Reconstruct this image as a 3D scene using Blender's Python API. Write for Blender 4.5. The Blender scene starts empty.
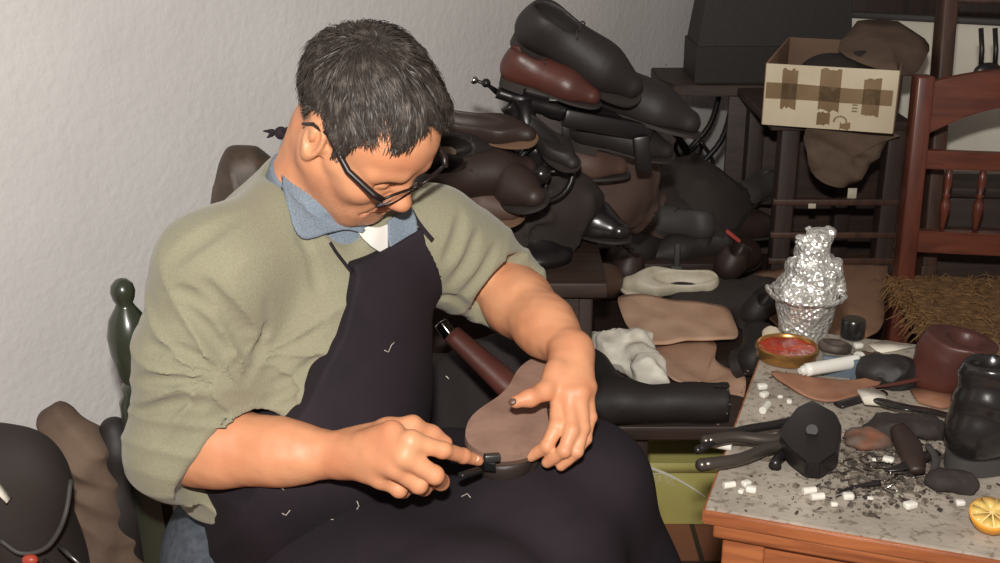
import bpy, bmesh, math, random
import numpy as np
from mathutils import Vector, Matrix
R = math.radians
PI = math.pi
C = bpy.context.scene.collection
random.seed(7)
V = lambda *a: np.array(a, dtype=float)

# ------------------------------------------------------------------ camera
CAM_Z, PITCH, FPX = 1.45, R(20), 1180.0
cam_d = bpy.data.cameras.new('camera'); cam = bpy.data.objects.new('camera', cam_d); C.objects.link(cam)
cam.location = (0, 0, CAM_Z); cam.rotation_euler = (R(90) - PITCH, 0, 0)
cam_d.sensor_width = 36; cam_d.lens = FPX / 1000 * 36; cam_d.clip_start = .05
bpy.context.scene.camera = cam
def ray(px, py):
    x = (px - 500) / FPX; y = (281.5 - py) / FPX
    return V(x, y * math.sin(PITCH) + math.cos(PITCH), y * math.cos(PITCH) - math.sin(PITCH))
def P(px, py, Y):
    d = ray(px, py); t = Y / d[1]
    return V(d[0] * t, Y, CAM_Z + d[2] * t)
def PZ(px, py, z):
    d = ray(px, py); t = (z - CAM_Z) / d[2]
    return V(d[0] * t, d[1] * t, z)
def nrm(v):
    v = np.asarray(v, float); return v / np.linalg.norm(v)

# ------------------------------------------------------------------ objects
def tag(o, label=None, cat=None, group=None, kind=None):
    if label: o['label'] = label
    if cat: o['category'] = cat
    if group: o['group'] = group
    if kind: o['kind'] = kind
    return o
def thing(name, label, cat, loc=(0, 0, 0), rotz=0, group=None, rot=None):
    o = bpy.data.objects.new(name, None); C.objects.link(o)
    o.location = loc; o.rotation_euler = rot if rot else (0, 0, rotz)
    o.empty_display_size = .05
    return tag(o, label, cat, group)
def obj(name, me, mat=None, parent=None, smooth=True):
    if isinstance(me, bmesh.types.BMesh):
        bm = me; me = bpy.data.meshes.new(name); bm.to_mesh(me); bm.free()
    if smooth and len(me.polygons): me.polygons.foreach_set('use_smooth', [True] * len(me.polygons))
    if mat: me.materials.append(mat)
    o = bpy.data.objects.new(name, me); C.objects.link(o)
    if parent: o.parent = parent
    return o
def world_child(o, parent):
    """parent o keeping its world placement"""
    bpy.context.view_layer.update()
    o.parent = parent; o.matrix_parent_inverse = parent.matrix_world.inverted()
    return o
def flat(o):
    o.data.polygons.foreach_set('use_smooth', [False] * len(o.data.polygons)); return o
def sharp(o, ang=35):
    """smooth shading with hard edges above an angle"""
    me = o.data
    bm = bmesh.new(); bm.from_mesh(me)
    for e in bm.edges:
        if len(e.link_faces) == 2 and e.calc_face_angle(0) > R(ang): e.smooth = False
    bm.to_mesh(me); bm.free(); return o
def kids(o): return [c for c in bpy.data.objects if c.parent == o]
def dup(root, loc=None, rot=None, label=None, group=None, scale=None, mats=None):
    r = root.copy(); C.objects.link(r)
    if loc is not None: r.location = loc
    if rot is not None: r.rotation_euler = rot
    if scale is not None: r.scale = (scale,) * 3
    if label: r['label'] = label
    if group: r['group'] = group
    def cc(src, dst):
        for ch in kids(src):
            c = ch.copy(); C.objects.link(c); c.parent = dst
            if mats and ch.name.split('.')[0] in mats:
                c.data = ch.data.copy(); c.data.materials.clear(); c.data.materials.append(mats[ch.name.split('.')[0]])
            cc(ch, c)
    cc(root, r); return r

# ------------------------------------------------------------------ bmesh shapes
def bm_box(bm, c, s, m=None, bev=0):
    r = bmesh.ops.create_cube(bm, size=1)
    vs = r['verts']
    bmesh.ops.scale(bm, vec=s, verts=vs)
    if bev:
        es = list({e for v in vs for e in v.link_edges})
        g = bmesh.ops.bevel(bm, geom=es, offset=bev, segments=2, affect='EDGES', profile=.6)
        vs = list({v for f in g['faces'] for v in f.verts} | {v for v in vs if v.is_valid})
        # every vertex of this island
        seen = set(vs); st = list(vs)
        while st:
            v = st.pop()
            for e in v.link_edges:
                w = e.other_vert(v)
                if w not in seen: seen.add(w); st.append(w)
        vs = list(seen)
    if m is not None: bmesh.ops.transform(bm, matrix=Matrix(m), verts=vs)
    bmesh.ops.translate(bm, vec=c, verts=vs)
    return vs
def frame_z(d, up=(0, 0, 1)):
    """3x3 with local Z along d"""
    z = nrm(d); u = np.array(up, float)
    if abs(np.dot(z, u)) > .98: u = V(1, 0, 0)
    x = nrm(np.cross(u, z)); y = np.cross(z, x)
    return np.stack([x, y, z], 1)
def bm_bar(bm, a, b, w, h, bev=.002, up=(0, 0, 1)):
    a = np.array(a, float); b = np.array(b, float)
    m = Matrix(frame_z(b - a, up).tolist()).to_4x4()
    return bm_box(bm, ((a + b) / 2).tolist(), (w, h, float(np.linalg.norm(b - a))), m, bev)
def bm_lathe(bm, prof, seg=24, loc=(0, 0, 0), M=None, close=True):
    rings = []
    M3 = np.eye(3) if M is None else np.array(M)
    for r, z in prof:
        ring = []
        for i in range(seg):
            a = 2 * PI * i / seg
            p = M3 @ V(r * math.cos(a), r * math.sin(a), z) + np.array(loc)
            ring.append(bm.verts.new(p.tolist()))
        rings.append(ring)
    for k in range(len(rings) - 1):
        for i in range(seg):
            j = (i + 1) % seg
            bm.faces.new((rings[k][i], rings[k][j], rings[k + 1][j], rings[k + 1][i]))
    if close:
        bm.faces.new(list(reversed(rings[0]))); bm.faces.new(rings[-1])
    return rings
def bm_tube(bm, pts, rad, seg=10, cap=True, flatten=None):
    pts = [np.array(p, float) for p in pts]; n = len(pts)
    rs = rad if hasattr(rad, '__len__') else [rad] * n
    rings = []; prev = None
    for i in range(n):
        t = nrm(pts[min(i + 1, n - 1)] - pts[max(i - 1, 0)])
        if prev is None:
            u = V(0, 0, 1) if abs(t[2]) < .9 else V(1, 0, 0)
        else: u = prev
        x = nrm(np.cross(u, t)); y = np.cross(t, x); prev = y
        ring = []
        for k in range(seg):
            a = 2 * PI * k / seg
            f = flatten if flatten else 1
            ring.append(bm.verts.new((pts[i] + rs[i] * (math.cos(a) * x + f * math.sin(a) * y)).tolist()))
        rings.append(ring)
    for k in range(n - 1):
        for i in range(seg):
            j = (i + 1) % seg
            bm.faces.new((rings[k][i], rings[k][j], rings[k + 1][j], rings[k + 1][i]))
    if cap:
        bm.faces.new(list(reversed(rings[0]))); bm.faces.new(rings[-1])
    return rings
def bm_prism(bm, poly, z0, z1, M=None, loc=(0, 0, 0), zf=None):
    """extruded polygon, optional matrix; zf(x,y) adds height"""
    M3 = np.eye(3) if M is None else np.array(M)
    def mk(z):
        out = []
        for x, y in poly:
            dz = zf(x, y) if zf else 0
            out.append(bm.verts.new((M3 @ V(x, y, z + dz) + np.array(loc)).tolist()))
        return out
    lo, hi = mk(z0), mk(z1); n = len(poly)
    bm.faces.new(list(reversed(lo))); bm.faces.new(hi)
    for i in range(n):
        j = (i + 1) % n
        bm.faces.new((lo[i], lo[j], hi[j], hi[i]))
def smooth_path(pts, n=8):
    """Catmull-Rom through the points"""
    pts = [np.array(p, float) for p in pts]
    q = [2 * pts[0] - pts[1]] + pts + [2 * pts[-1] - pts[-2]]
    out = []
    for i in range(1, len(q) - 2):
        for k in range(n):
            t = k / n; a, b, c, d = q[i - 1], q[i], q[i + 1], q[i + 2]
            out.append(.5 * (2 * b + (c - a) * t + (2 * a - 5 * b + 4 * c - d) * t * t + (3 * b - a - 3 * c + d) * t ** 3))
    out.append(pts[-1]); return out
def closed_path(pts, n=6):
    pts = [np.array(p, float) for p in pts]; m = len(pts); out = []
    for i in range(m):
        a, b, c, d = pts[(i - 1) % m], pts[i], pts[(i + 1) % m], pts[(i + 2) % m]
        for k in range(n):
            t = k / n
            out.append(.5 * (2 * b + (c - a) * t + (2 * a - 5 * b + 4 * c - d) * t * t + (3 * b - a - 3 * c + d) * t ** 3))
    return out

# ------------------------------------------------------------------ sum-of-sines noise
_nr = np.random.RandomState(3)
_ND = []
for _o in range(4):
    D = _nr.normal(size=(7, 3)); D /= np.linalg.norm(D, axis=1)[:, None]
    _ND.append((D * _nr.uniform(.7, 1.4, (7, 1)), _nr.uniform(0, 6.28, 7)))
def snoise(p, freq, octv=2, seed=0):
    out = 0; a = 1.
    for o in range(octv):
        D, ph = _ND[(o + seed) % 4]
        q = p @ (D.T * freq).astype(p.dtype)
        s = np.sin(q + (ph + seed * 1.7).astype(p.dtype)).mean(-1) * 1.9
        out = out + a * s; a *= .5; freq *= 2.1
    return out

# ------------------------------------------------------------------ signed distance field mesher
class Field:
    def __init__(s): s.ops = []; s.post = []
    def _add(s, fn, c, rad, k, mode): s.ops.append((fn, np.array(c, np.float32), float(rad), float(k), mode)); return s
    def cone(s, a, b, ra, rb, k=.01, mode='u', sx=None):
        a = np.array(a, np.float32); b = np.array(b, np.float32); ba = b - a; L2 = float(ba @ ba) + 1e-12
        def fn(p):
            pa = p - a; t = np.clip((pa @ ba) / L2, 0, 1)
            return np.sqrt(((pa - t[..., None] * ba) ** 2).sum(-1)) - (ra + (rb - ra) * t)
        return s._add(fn, (a + b) / 2, math.sqrt(L2) / 2 + max(ra, rb), k, mode)
    def chain(s, pts, rs, k=.01, mode='u'):
        for i in range(len(pts) - 1): s.cone(pts[i], pts[i + 1], rs[i], rs[i + 1], k, mode)
        return s
    def ell(s, c, r, M=None, k=.01, mode='u'):
        c = np.array(c, np.float32); r = np.array(r, np.float32); M = np.eye(3, dtype=np.float32) if M is None else np.array(M, np.float32)
        def fn(p):
            q = (p - c) @ M
            k0 = np.sqrt(((q / r) ** 2).sum(-1)); k1 = np.sqrt(((q / (r * r)) ** 2).sum(-1)) + 1e-9
            return k0 * (k0 - 1) / k1
        return s._add(fn, c, r.max(), k, mode)
    def box(s, c, h, M=None, rnd=.005, k=.005, mode='u'):
        c = np.array(c, np.float32); h = np.array(h, np.float32); M = np.eye(3, dtype=np.float32) if M is None else np.array(M, np.float32)
        def fn(p):
            q = np.abs((p - c) @ M) - h + rnd
            return np.sqrt((np.maximum(q, 0) ** 2).sum(-1)) + np.minimum(q.max(-1), 0) - rnd
        return s._add(fn, c, float(np.linalg.norm(h)), k, mode)
    def custom(s, fn, c, rad, k, mode): return s._add(fn, c, rad, k, mode)
    def disp(s, fn): s.post.append(fn); return s
    def eval_blocks(s, p, cen=None, brad=None):
        """p (nb, m, 3)"""
        nb = p.shape[0]
        d = np.full(p.shape[:2], 9., np.float32)
        for fn, c, rad, k, mode in s.ops:
            if cen is None: idx = slice(None); q = p
            else:
                sel = np.sqrt(((cen - c) ** 2).sum(-1)) < rad + k + brad + .012
                if mode == 'i': sel[:] = True
                if not sel.any(): continue
                idx = np.nonzero(sel)[0]; q = p[idx]
            v = fn(q).astype(np.float32); o = d[idx]
            if mode == 'u':
                h = np.maximum(k - np.abs(o - v), 0) / k
                r = np.minimum(o, v) - h * h * k * .25
            elif mode == 's':
                h = np.maximum(k - np.abs(o + v), 0) / k
                r = np.maximum(o, -v) + h * h * k * .25
            else:
                h = np.maximum(k - np.abs(o - v), 0) / k
                r = np.maximum(o, v) + h * h * k * .25
            d[idx] = r
        for fn in s.post: d = d + fn(p, d)
        return d
    def mesh(s, lo, hi, h, name='mesh', relax=1):
        B = 8
        lo = np.array(lo, np.float32); hi = np.array(hi, np.float32)
        nbk = np.ceil((hi - lo) / (h * B)).astype(int); n = nbk * B
        g = [np.arange(nbk[i], dtype=np.float32) for i in range(3)]
        bi = np.stack(np.meshgrid(*g, indexing='ij'), -1).reshape(-1, 3)
        cen = lo + (bi + .5) * (B * h)
        dc = np.concatenate([s.eval_blocks(ch[:, None, :])[:, 0] for ch in np.array_split(cen, max(1, len(cen) // 100000))])
        brad = B * h * .87
        act = np.abs(dc) < brad * 1.35 + .006
        D = np.where(dc < 0, -1., 1.).astype(np.float32).reshape(nbk)
        D = np.repeat(np.repeat(np.repeat(D, B, 0), B, 1), B, 2)
        ab = bi[act].astype(int); ac = cen[act]
        loc = np.stack(np.meshgrid(*[np.arange(B, dtype=np.float32)] * 3, indexing='ij'), -1).reshape(-1, 3)
        D = D.reshape(nbk[0], B, nbk[1], B, nbk[2], B)
        for ch in np.array_split(np.arange(len(ab)), max(1, len(ab) // 2500)):
            if not len(ch): continue
            p = (lo + (ab[ch] * B)[:, None, :].astype(np.float32) * h) + loc[None] * h
            dd = s.eval_blocks(p.astype(np.float32), ac[ch], brad).reshape(-1, B, B, B)
            D[ab[ch, 0], :, ab[ch, 1], :, ab[ch, 2], :] = dd
        D = D.reshape(n)
        ins = D < 0
        # active cells
        cs = ins[:-1, :-1, :-1].astype(np.int8)
        tot = sum(ins[i:n[0] - 1 + i, j:n[1] - 1 + j, k:n[2] - 1 + k].astype(np.int8) for i in (0, 1) for j in (0, 1) for k in (0, 1))
        cell = (tot > 0) & (tot < 8)
        ci = np.argwhere(cell)
        idx = np.full(cell.shape, -1, np.int32); idx[cell] = np.arange(len(ci))
        vals = {}
        for i in (0, 1):
            for j in (0, 1):
                for k in (0, 1): vals[(i, j, k)] = D[ci[:, 0] + i, ci[:, 1] + j, ci[:, 2] + k]
        acc = np.zeros((len(ci), 3)); cnt = np.zeros(len(ci))
        cor = list(vals)
        for a in cor:
            for ax in range(3):
                if a[ax] == 0:
                    b = list(a); b[ax] = 1; b = tuple(b)
                    va, vb = vals[a], vals[b]; m = (va < 0) != (vb < 0)
                    t = np.where(m, va / np.where(m, va - vb, 1), 0)
                    pt = np.array(a, float)[None] + t[:, None] * (np.array(b, float) - np.array(a, float))[None]
                    acc += pt * m[:, None]; cnt += m
        vp = lo + (ci + acc / cnt[:, None]) * h
        quads = []
        for ax in range(3):
            u, w = [(1, 2), (2, 0), (0, 1)][ax]
            sl0 = [slice(1, n[i] - 1) for i in range(3)]; sl1 = list(sl0)
            sl0[ax] = slice(0, n[ax] - 1); sl1[ax] = slice(1, n[ax])
            A, Bv = ins[tuple(sl0)], ins[tuple(sl1)]
            e = np.argwhere(A != Bv)
            off = np.ones(3, int); off[ax] = 0
            e = e + off
            flip = ins[e[:, 0], e[:, 1], e[:, 2]]
            U = np.zeros(3, int); U[u] = 1; W = np.zeros(3, int); W[w] = 1
            def gi(x): return idx[x[:, 0], x[:, 1], x[:, 2]]
            q = np.stack([gi(e), gi(e - U), gi(e - U - W), gi(e - W)], 1)
            # inside at lower end: the face normal points along +ax
            q = np.where(flip[:, None], q, q[:, ::-1])
            quads.append(q)
        q = np.concatenate(quads); q = q[(q >= 0).all(1)]
        for _ in range(relax):   # light laplacian relax
            sm = np.zeros_like(vp); c2 = np.zeros(len(vp))
            for a in range(4):
                b = (a + 1) % 4
                np.add.at(sm, q[:, a], vp[q[:, b]]); np.add.at(c2, q[:, a], 1)
                np.add.at(sm, q[:, b], vp[q[:, a]]); np.add.at(c2, q[:, b], 1)
            vp = vp * .5 + .5 * sm / np.maximum(c2, 1)[:, None]
        me = bpy.data.meshes.new(name)
        me.vertices.add(len(vp)); me.vertices.foreach_set('co', vp.astype(np.float32).ravel())
        me.loops.add(len(q) * 4); me.loops.foreach_set('vertex_index', q.astype(np.int32).ravel())
        me.polygons.add(len(q)); me.polygons.foreach_set('loop_start', np.arange(0, len(q) * 4, 4, dtype=np.int32))
        me.polygons.foreach_set('loop_total', np.full(len(q), 4, np.int32))
        me.update(calc_edges=True)
        return me

# ------------------------------------------------------------------ materials
def mat(name, col, rough=.6, metal=0, bump=0, bscale=40, bdetail=4, col2=None, cscale=8, cmix=(.35, .65), spec=.5, sub=0, coat=0, dist=.002, fine=None, sheen=0, trans=0):
    m = bpy.data.materials.new(name); m.use_nodes = True
    nt = m.node_tree; b = nt.nodes['Principled BSDF']
    b.inputs['Base Color'].default_value = (*col, 1); b.inputs['Roughness'].default_value = rough
    b.inputs['Metallic'].default_value = metal; b.inputs['Specular IOR Level'].default_value = spec
    if coat: b.inputs['Coat Weight'].default_value = coat; b.inputs['Coat Roughness'].default_value = .15
    if sheen: b.inputs['Sheen Weight'].default_value = sheen; b.inputs['Sheen Roughness'].default_value = .5
    if trans: b.inputs['Transmission Weight'].default_value = trans
    if sub:
        b.inputs['Subsurface Weight'].default_value = sub; b.inputs['Subsurface Radius'].default_value = (1, .35, .2)
        b.inputs['Subsurface Scale'].default_value = .004
    tc = nt.nodes.new('ShaderNodeTexCoord')
    if col2:
        n = nt.nodes.new('ShaderNodeTexNoise'); n.inputs['Scale'].default_value = cscale; n.inputs['Detail'].default_value = 6
        nt.links.new(tc.outputs['Object'], n.inputs['Vector'])
        rp = nt.nodes.new('ShaderNodeValToRGB'); rp.color_ramp.elements[0].position = cmix[0]; rp.color_ramp.elements[1].position = cmix[1]
        rp.color_ramp.elements[0].color = (*col, 1); rp.color_ramp.elements[1].color = (*col2, 1)
        nt.links.new(n.outputs['Fac'], rp.inputs['Fac']); nt.links.new(rp.outputs['Color'], b.inputs['Base Color'])
    if bump:
        n = nt.nodes.new('ShaderNodeTexNoise'); n.inputs['Scale'].default_value = bscale; n.inputs['Detail'].default_value = bdetail
        nt.links.new(tc.outputs['Object'], n.inputs['Vector'])
        bp = nt.nodes.new('ShaderNodeBump'); bp.inputs['Strength'].default_value = bump; bp.inputs['Distance'].default_value = dist
        nt.links.new(n.outputs['Fac'], bp.inputs['Height']); nt.links.new(bp.outputs['Normal'], b.inputs['Normal'])
    return m
def s2l(r, g, b):
    f = lambda c: (c / 255 / 12.92) if c / 255 <= .04045 else ((c / 255 + .055) / 1.055) ** 2.4
    return (f(r), f(g), f(b))
def wood(name, c1, c2, scale=6, rough=.45, axis='Z', coat=0, bump=.15):
    m = bpy.data.materials.new(name); m.use_nodes = True
    nt = m.node_tree; b = nt.nodes['Principled BSDF']; b.inputs['Roughness'].default_value = rough
    if coat: b.inputs['Coat Weight'].default_value = coat; b.inputs['Coat Roughness'].default_value = .2
    tc = nt.nodes.new('ShaderNodeTexCoord'); mp = nt.nodes.new('ShaderNodeMapping')
    s = {'X': (.12, 1, 1), 'Y': (1, .12, 1), 'Z': (1, 1, .12)}[axis]
    mp.inputs['Scale'].default_value = [v * scale * 5 for v in s]
    nt.links.new(tc.outputs['Object'], mp.inputs['Vector'])
    n = nt.nodes.new('ShaderNodeTexNoise'); n.inputs['Scale'].default_value = 2; n.inputs['Detail'].default_value = 8; n.inputs['Distortion'].default_value = .6
    nt.links.new(mp.outputs['Vector'], n.inputs['Vector'])
    rp = nt.nodes.new('ShaderNodeValToRGB'); rp.color_ramp.elements[0].position = .35; rp.color_ramp.elements[1].position = .68
    rp.color_ramp.elements[0].color = (*c1, 1); rp.color_ramp.elements[1].color = (*c2, 1)
    nt.links.new(n.outputs['Fac'], rp.inputs['Fac']); nt.links.new(rp.outputs['Color'], b.inputs['Base Color'])
    bp = nt.nodes.new('ShaderNodeBump'); bp.inputs['Strength'].default_value = bump; bp.inputs['Distance'].default_value = .002
    nt.links.new(n.outputs['Fac'], bp.inputs['Height']); nt.links.new(bp.outputs['Normal'], b.inputs['Normal'])
    return m
M = {}
M['skin'] = mat('skin', s2l(218, 156, 116), .5, sub=.1, col2=s2l(200, 130, 94), cscale=14, cmix=(.35, .75), bump=.25, bscale=220, dist=.0012)
M['knit'] = mat('sage_knit', s2l(146, 142, 120), .95, col2=s2l(137, 133, 111), cscale=420, bump=.5, bscale=420, dist=.0015, sheen=.2, spec=.2)
M['apron'] = mat('apron_cloth', s2l(43, 35, 41), .85, col2=s2l(34, 29, 34), cscale=9, bump=.25, bscale=300, dist=.001, spec=.25)
M['denim'] = mat('grey_denim', s2l(86, 92, 100), .9, col2=s2l(66, 72, 82), cscale=80, bump=.3, bscale=300, dist=.001)
M['chambray'] = mat('chambray', s2l(128, 140, 152), .9, col2=s2l(104, 116, 130), cscale=500, bump=.3, bscale=350, dist=.0008)
M['white_cotton'] = mat('white_cotton', s2l(215, 212, 206), .9)
M['hair'] = mat('dark_hair', s2l(52, 45, 41), .48, col2=s2l(106, 97, 90), cscale=60, cmix=(.48, .85), spec=.35)
M['hairbase'] = mat('hair_base', s2l(50, 43, 40), .7)
M['frame'] = mat('glasses_frame', s2l(26, 16, 15), .4)
M['glass'] = mat('lens_glass', (1, 1, 1), .02, trans=1)
M['nail'] = mat('nail', s2l(226, 176, 146), .3)

def add_stubble(m, c, rad, col):
    nt = m.node_tree; b = nt.nodes['Principled BSDF']; src = b.inputs['Base Color'].links[0].from_socket
    tc = [n for n in nt.nodes if n.type == 'TEX_COORD'][0]
    d = nt.nodes.new('ShaderNodeVectorMath'); d.operation = 'DISTANCE'; d.inputs[1].default_value = tuple(c)
    nz = nt.nodes.new('ShaderNodeTexNoise'); nz.inputs['Scale'].default_value = 420; nz.inputs['Detail'].default_value = 2
    mr = nt.nodes.new('ShaderNodeMapRange'); mr.inputs['From Min'].default_value = rad; mr.inputs['From Max'].default_value = rad * .55
    mu = nt.nodes.new('ShaderNodeMath'); mu.operation = 'MULTIPLY'; m2 = nt.nodes.new('ShaderNodeMath'); m2.operation = 'MULTIPLY'; m2.inputs[1].default_value = 1.1; m2.use_clamp = True
    mx = nt.nodes.new('ShaderNodeMix'); mx.data_type = 'RGBA'; mx.inputs['B'].default_value = (*col, 1)
    L = nt.links.new
    L(tc.outputs['Object'], d.inputs[0]); L(tc.outputs['Object'], nz.inputs['Vector']); L(d.outputs['Value'], mr.inputs['Value'])
    L(mr.outputs['Result'], mu.inputs[0]); L(nz.outputs['Fac'], mu.inputs[1]); L(mu.outputs['Value'], m2.inputs[0]); L(m2.outputs['Value'], mx.inputs['Factor']); L(src, mx.inputs['A']); L(mx.outputs['Result'], b.inputs['Base Color'])

# ================================================================== the cobbler
man = thing('person', 'grey-haired man in glasses, sage sweater and dark apron, bent over a shoe sole', 'person', P(265, 545, 1.55).tolist())
HC = P(366, 121, 1.46); HS = .955
YAW, PIT, ROLL = R(62), R(46), R(12)
hh = V(math.sin(YAW), -math.cos(YAW), 0)
Hf = math.cos(PIT) * hh - V(0, 0, math.sin(PIT)); Hu = math.sin(PIT) * hh + V(0, 0, math.cos(PIT)); Hr = np.cross(Hf, Hu)
Hr, Hu = Hr * math.cos(ROLL) + Hu * -math.sin(ROLL), Hu * math.cos(ROLL) + Hr * math.sin(ROLL)
HM = np.stack([Hr, Hf, Hu], 1)          # columns: his right, forward, up
def H(r, f, u): return HC + HM @ V(r, f, u) * HS
TH = R(45)
Tn = V(math.sin(TH), -math.cos(TH), 0); Ts = V(math.cos(TH), math.sin(TH), 0)
SRt, SLt = P(214, 272, 1.40), P(432, 238, 1.62)
NB = P(312, 205, 1.53)
CH = P(305, 310, 1.545); AB = P(292, 420, 1.52); PV = P(272, 520, 1.55)
ELR, WRR = P(186, 446, 1.365), P(343, 455, 1.31)
ELL, WRL = P(501, 284, 1.70), P(572, 352, 1.49)
KL, KR = V(.12, 1.50, .585), V(-.03, 1.20, .575)
HIPL, HIPR = V(-.16, 1.60, .50), V(-.30, 1.48, .50)
TM = np.stack([Ts, Tn, V(0, 0, 1)], 1)

body = Field()
# torso core, kept inside the clothes
body.chain([PV, AB, CH], [.10, .11, .11], k=.05)
body.cone(CH, NB - V(0, 0, .03), .10, .06, k=.05)
body.cone(NB, SRt, .05, .05, k=.03).cone(NB, SLt, .05, .05, k=.03)
body.cone(HIPR, KR, .07, .06, k=.04).cone(HIPL, KL, .07, .06, k=.04)
body.cone(KR, KR + V(.04, .03, -.42), .055, .035, k=.03).cone(KL, KL + V(.05, .05, -.45), .055, .035, k=.03)
# arms
body.chain([SRt, ELR], [.05, .043], k=.03)
fr = WRR - ELR
body.chain([ELR, ELR + fr * .25 + V(0, 0, .003), ELR + fr * .6, WRR], [.041, .045, .037, .0285], k=.03)
body.cone(ELR + fr * .15 + V(0, 0, -.006), ELR + fr * .75 + V(0, 0, -.004), .034, .022, k=.03)
body.chain([SLt, ELL], [.048, .042], k=.03)
fl = WRL - ELL
body.chain([ELL, ELL + fl * .3 + V(-.004, 0, 0), ELL + fl * .65, WRL], [.041, .0465, .039, .0285], k=.03)
# neck
body.cone(NB, H(0, -.025, -.06), .066, .058, k=.03)
body.cone(NB + Tn * .01 + V(0, 0, .01), H(0, .02, -.08), .044, .038, k=.03)
# ---- head
ell = lambda c, r, k=.012, mode='u', M_=HM: body.ell(H(*c), tuple(v * HS for v in r), M_, k, mode)
ell((0, -.008, .022), (.078, .093, .081), .02)
ell((0, .034, .024), (.066, .061, .055), .03)             # forehead
ell((0, .035, -.045), (.066, .055, .07), .03)            # face mass
ell((0, .045, -.082), (.045, .045, .038), .025)          # jaw front
for sx in (-1, 1):
    body.cone(H(.058 * sx, -.005, -.055), H(.026 * sx, .068, -.1), .022, .021, k=.025)   # mandible
    ell((.044 * sx, .062, -.04), (.024, .022, .022), .02)  # cheek
    body.cone(H(.02 * sx, .087, .012), H(.052 * sx, .070, .006), .010, .009, k=.014)   # brow
    body.cone(H(.062 * sx, .03, -.02), H(.045 * sx, .07, -.028), .012, .012, k=.02)   # cheekbone
    ell((.031 * sx, .088, -.012), (.019, .014, .013), .010, 's')                     # socket
    ell((.031 * sx, .0755, -.013), (.0135, .0135, .0125), .003)                       # lidded eye
    body.cone(H(.018 * sx, .086, -.0165), H(.043 * sx, .080, -.0165), .0022, .002, k=.003)   # lid rim
    body.cone(H(.020 * sx, .084, -.027), H(.042 * sx, .077, -.026), .004, .004, k=.007)   # bag under the eye
    # nasolabial fold and jowl
    body.cone(H(.024 * sx, .086, -.052), H(.036 * sx, .075, -.082), .009, .010, k=.012)
    ell((.013 * sx, .098, -.047), (.0095, .011, .0085), .006)    # nostril wing
    ell((.007 * sx, .1, -.056), (.0035, .005, .003), .003, 's')
body.cone(H(0, .089, -.004), H(0, .107, -.038), .0085, .011, k=.012)     # nose bridge
ell((0, .110, -.043), (.0135, .0125, .0115), .008)       # tip
ell((0, .0925, -.066), (.020, .011, .009), .01)          # upper lip mass
body.cone(H(-.022, .090, -.0705), H(0, .0995, -.0685), .0042, .0058, k=.003).cone(H(.022, .090, -.0705), H(0, .0995, -.0685), .0042, .0058, k=.003)
body.cone(H(-.020, .088, -.0805), H(0, .0955, -.0815), .0048, .0066, k=.003).cone(H(.020, .088, -.0805), H(0, .0955, -.0815), .0048, .0066, k=.003)
body.cone(H(-.028, .090, -.0765), H(0, .1025, -.0745), .0026, .0030, k=.0015, mode='s').cone(H(.028, .090, -.0765), H(0, .1025, -.0745), .0026, .0030, k=.0015, mode='s')
for sx in (-1, 1): body.cone(H(.019 * sx, .1005, -.050), H(.037 * sx, .0885, -.078), .0022, .0026, k=.006, mode='s')
body.cone(H(-.014, .088, -.090), H(.014, .088, -.090), .004, .004, k=.006, mode='s')
ell((0, .082, -.102), (.022, .018, .015), .014)          # chin
ell((0, .045, -.115), (.035, .04, .018), .02)            # double chin
# ears
for sx in (-1, 1):
    EM = HM @ np.array(Matrix.Rotation(R(-24 * sx), 3, 'Z')) @ np.array(Matrix.Rotation(R(8), 3, 'X'))
    ec = V(.0785 * sx, -.014, -.012)
    ell(tuple(ec), (.010, .023, .037), .006, 'u', EM)
    ell(tuple(ec + V(.008 * sx, .004, .004)), (.008, .014, .022), .004, 's', EM)
    ell(tuple(ec + V(.003 * sx, -.002, .004)), (.004, .006, .012), .004, 'u', EM)
    ell(tuple(ec + V(.002 * sx, .005, -.027)), (.006, .009, .010), .006, 'u', EM)
    body.cone(H(.077 * sx, .006, -.012), H(.075 * sx, .007, -.022), .004, .004, k=.005)

# ---- hands: chains of joints
def finger(pts, r0, r1, k=.005):
    n = len(pts); rs = [r0 + (r1 - r0) * i / (n - 1) for i in range(n)]
    for i in range(n - 1):
        body.cone(pts[i], pts[i + 1], rs[i], rs[i + 1], k=.0035 if i else .007)
    for i in range(1, n - 1):                    # knuckle swelling
        body.ell(pts[i], (rs[i] * 1.04,) * 3, None, .003)
nails = []
# right hand: back of the hand to the camera, index pointing at the blade
W = WRR
kn = {'i': P(411, 441, 1.25), 'm': P(404, 456, 1.243), 'r': P(394, 468, 1.248), 'p': P(381, 479, 1.262)}
for q, r in (('i', .0128), ('m', .0135), ('r', .0130), ('p', .0118)):
    body.cone(W, kn[q], .0215, r, k=.014)
body.cone(W + (kn['i'] - W) * .1, P(392, 432, 1.27), .02, .015, k=.015)
finger([kn['i'], P(443, 450, 1.262), P(463, 456, 1.284), P(478, 460.5, 1.300)], .0118, .0074)
finger([kn['m'], P(435, 475, 1.247), P(441, 482, 1.275), P(428, 483, 1.295)], .0118, .0088)
finger([kn['r'], P(419, 485, 1.25), P(424, 488, 1.278), P(412, 487, 1.294)], .0114, .0084)
finger([kn['p'], P(399, 489, 1.264), P(403, 491, 1.286), P(394, 487, 1.300)], .0104, .0076)
# thumb behind the index
body.chain([W + V(.01, .01, .012), P(388, 432, 1.30), P(412, 426, 1.315), P(432, 434, 1.325), P(446, 443, 1.328)], [.019, .017, .0125, .0105, .0085], k=.008)
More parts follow.
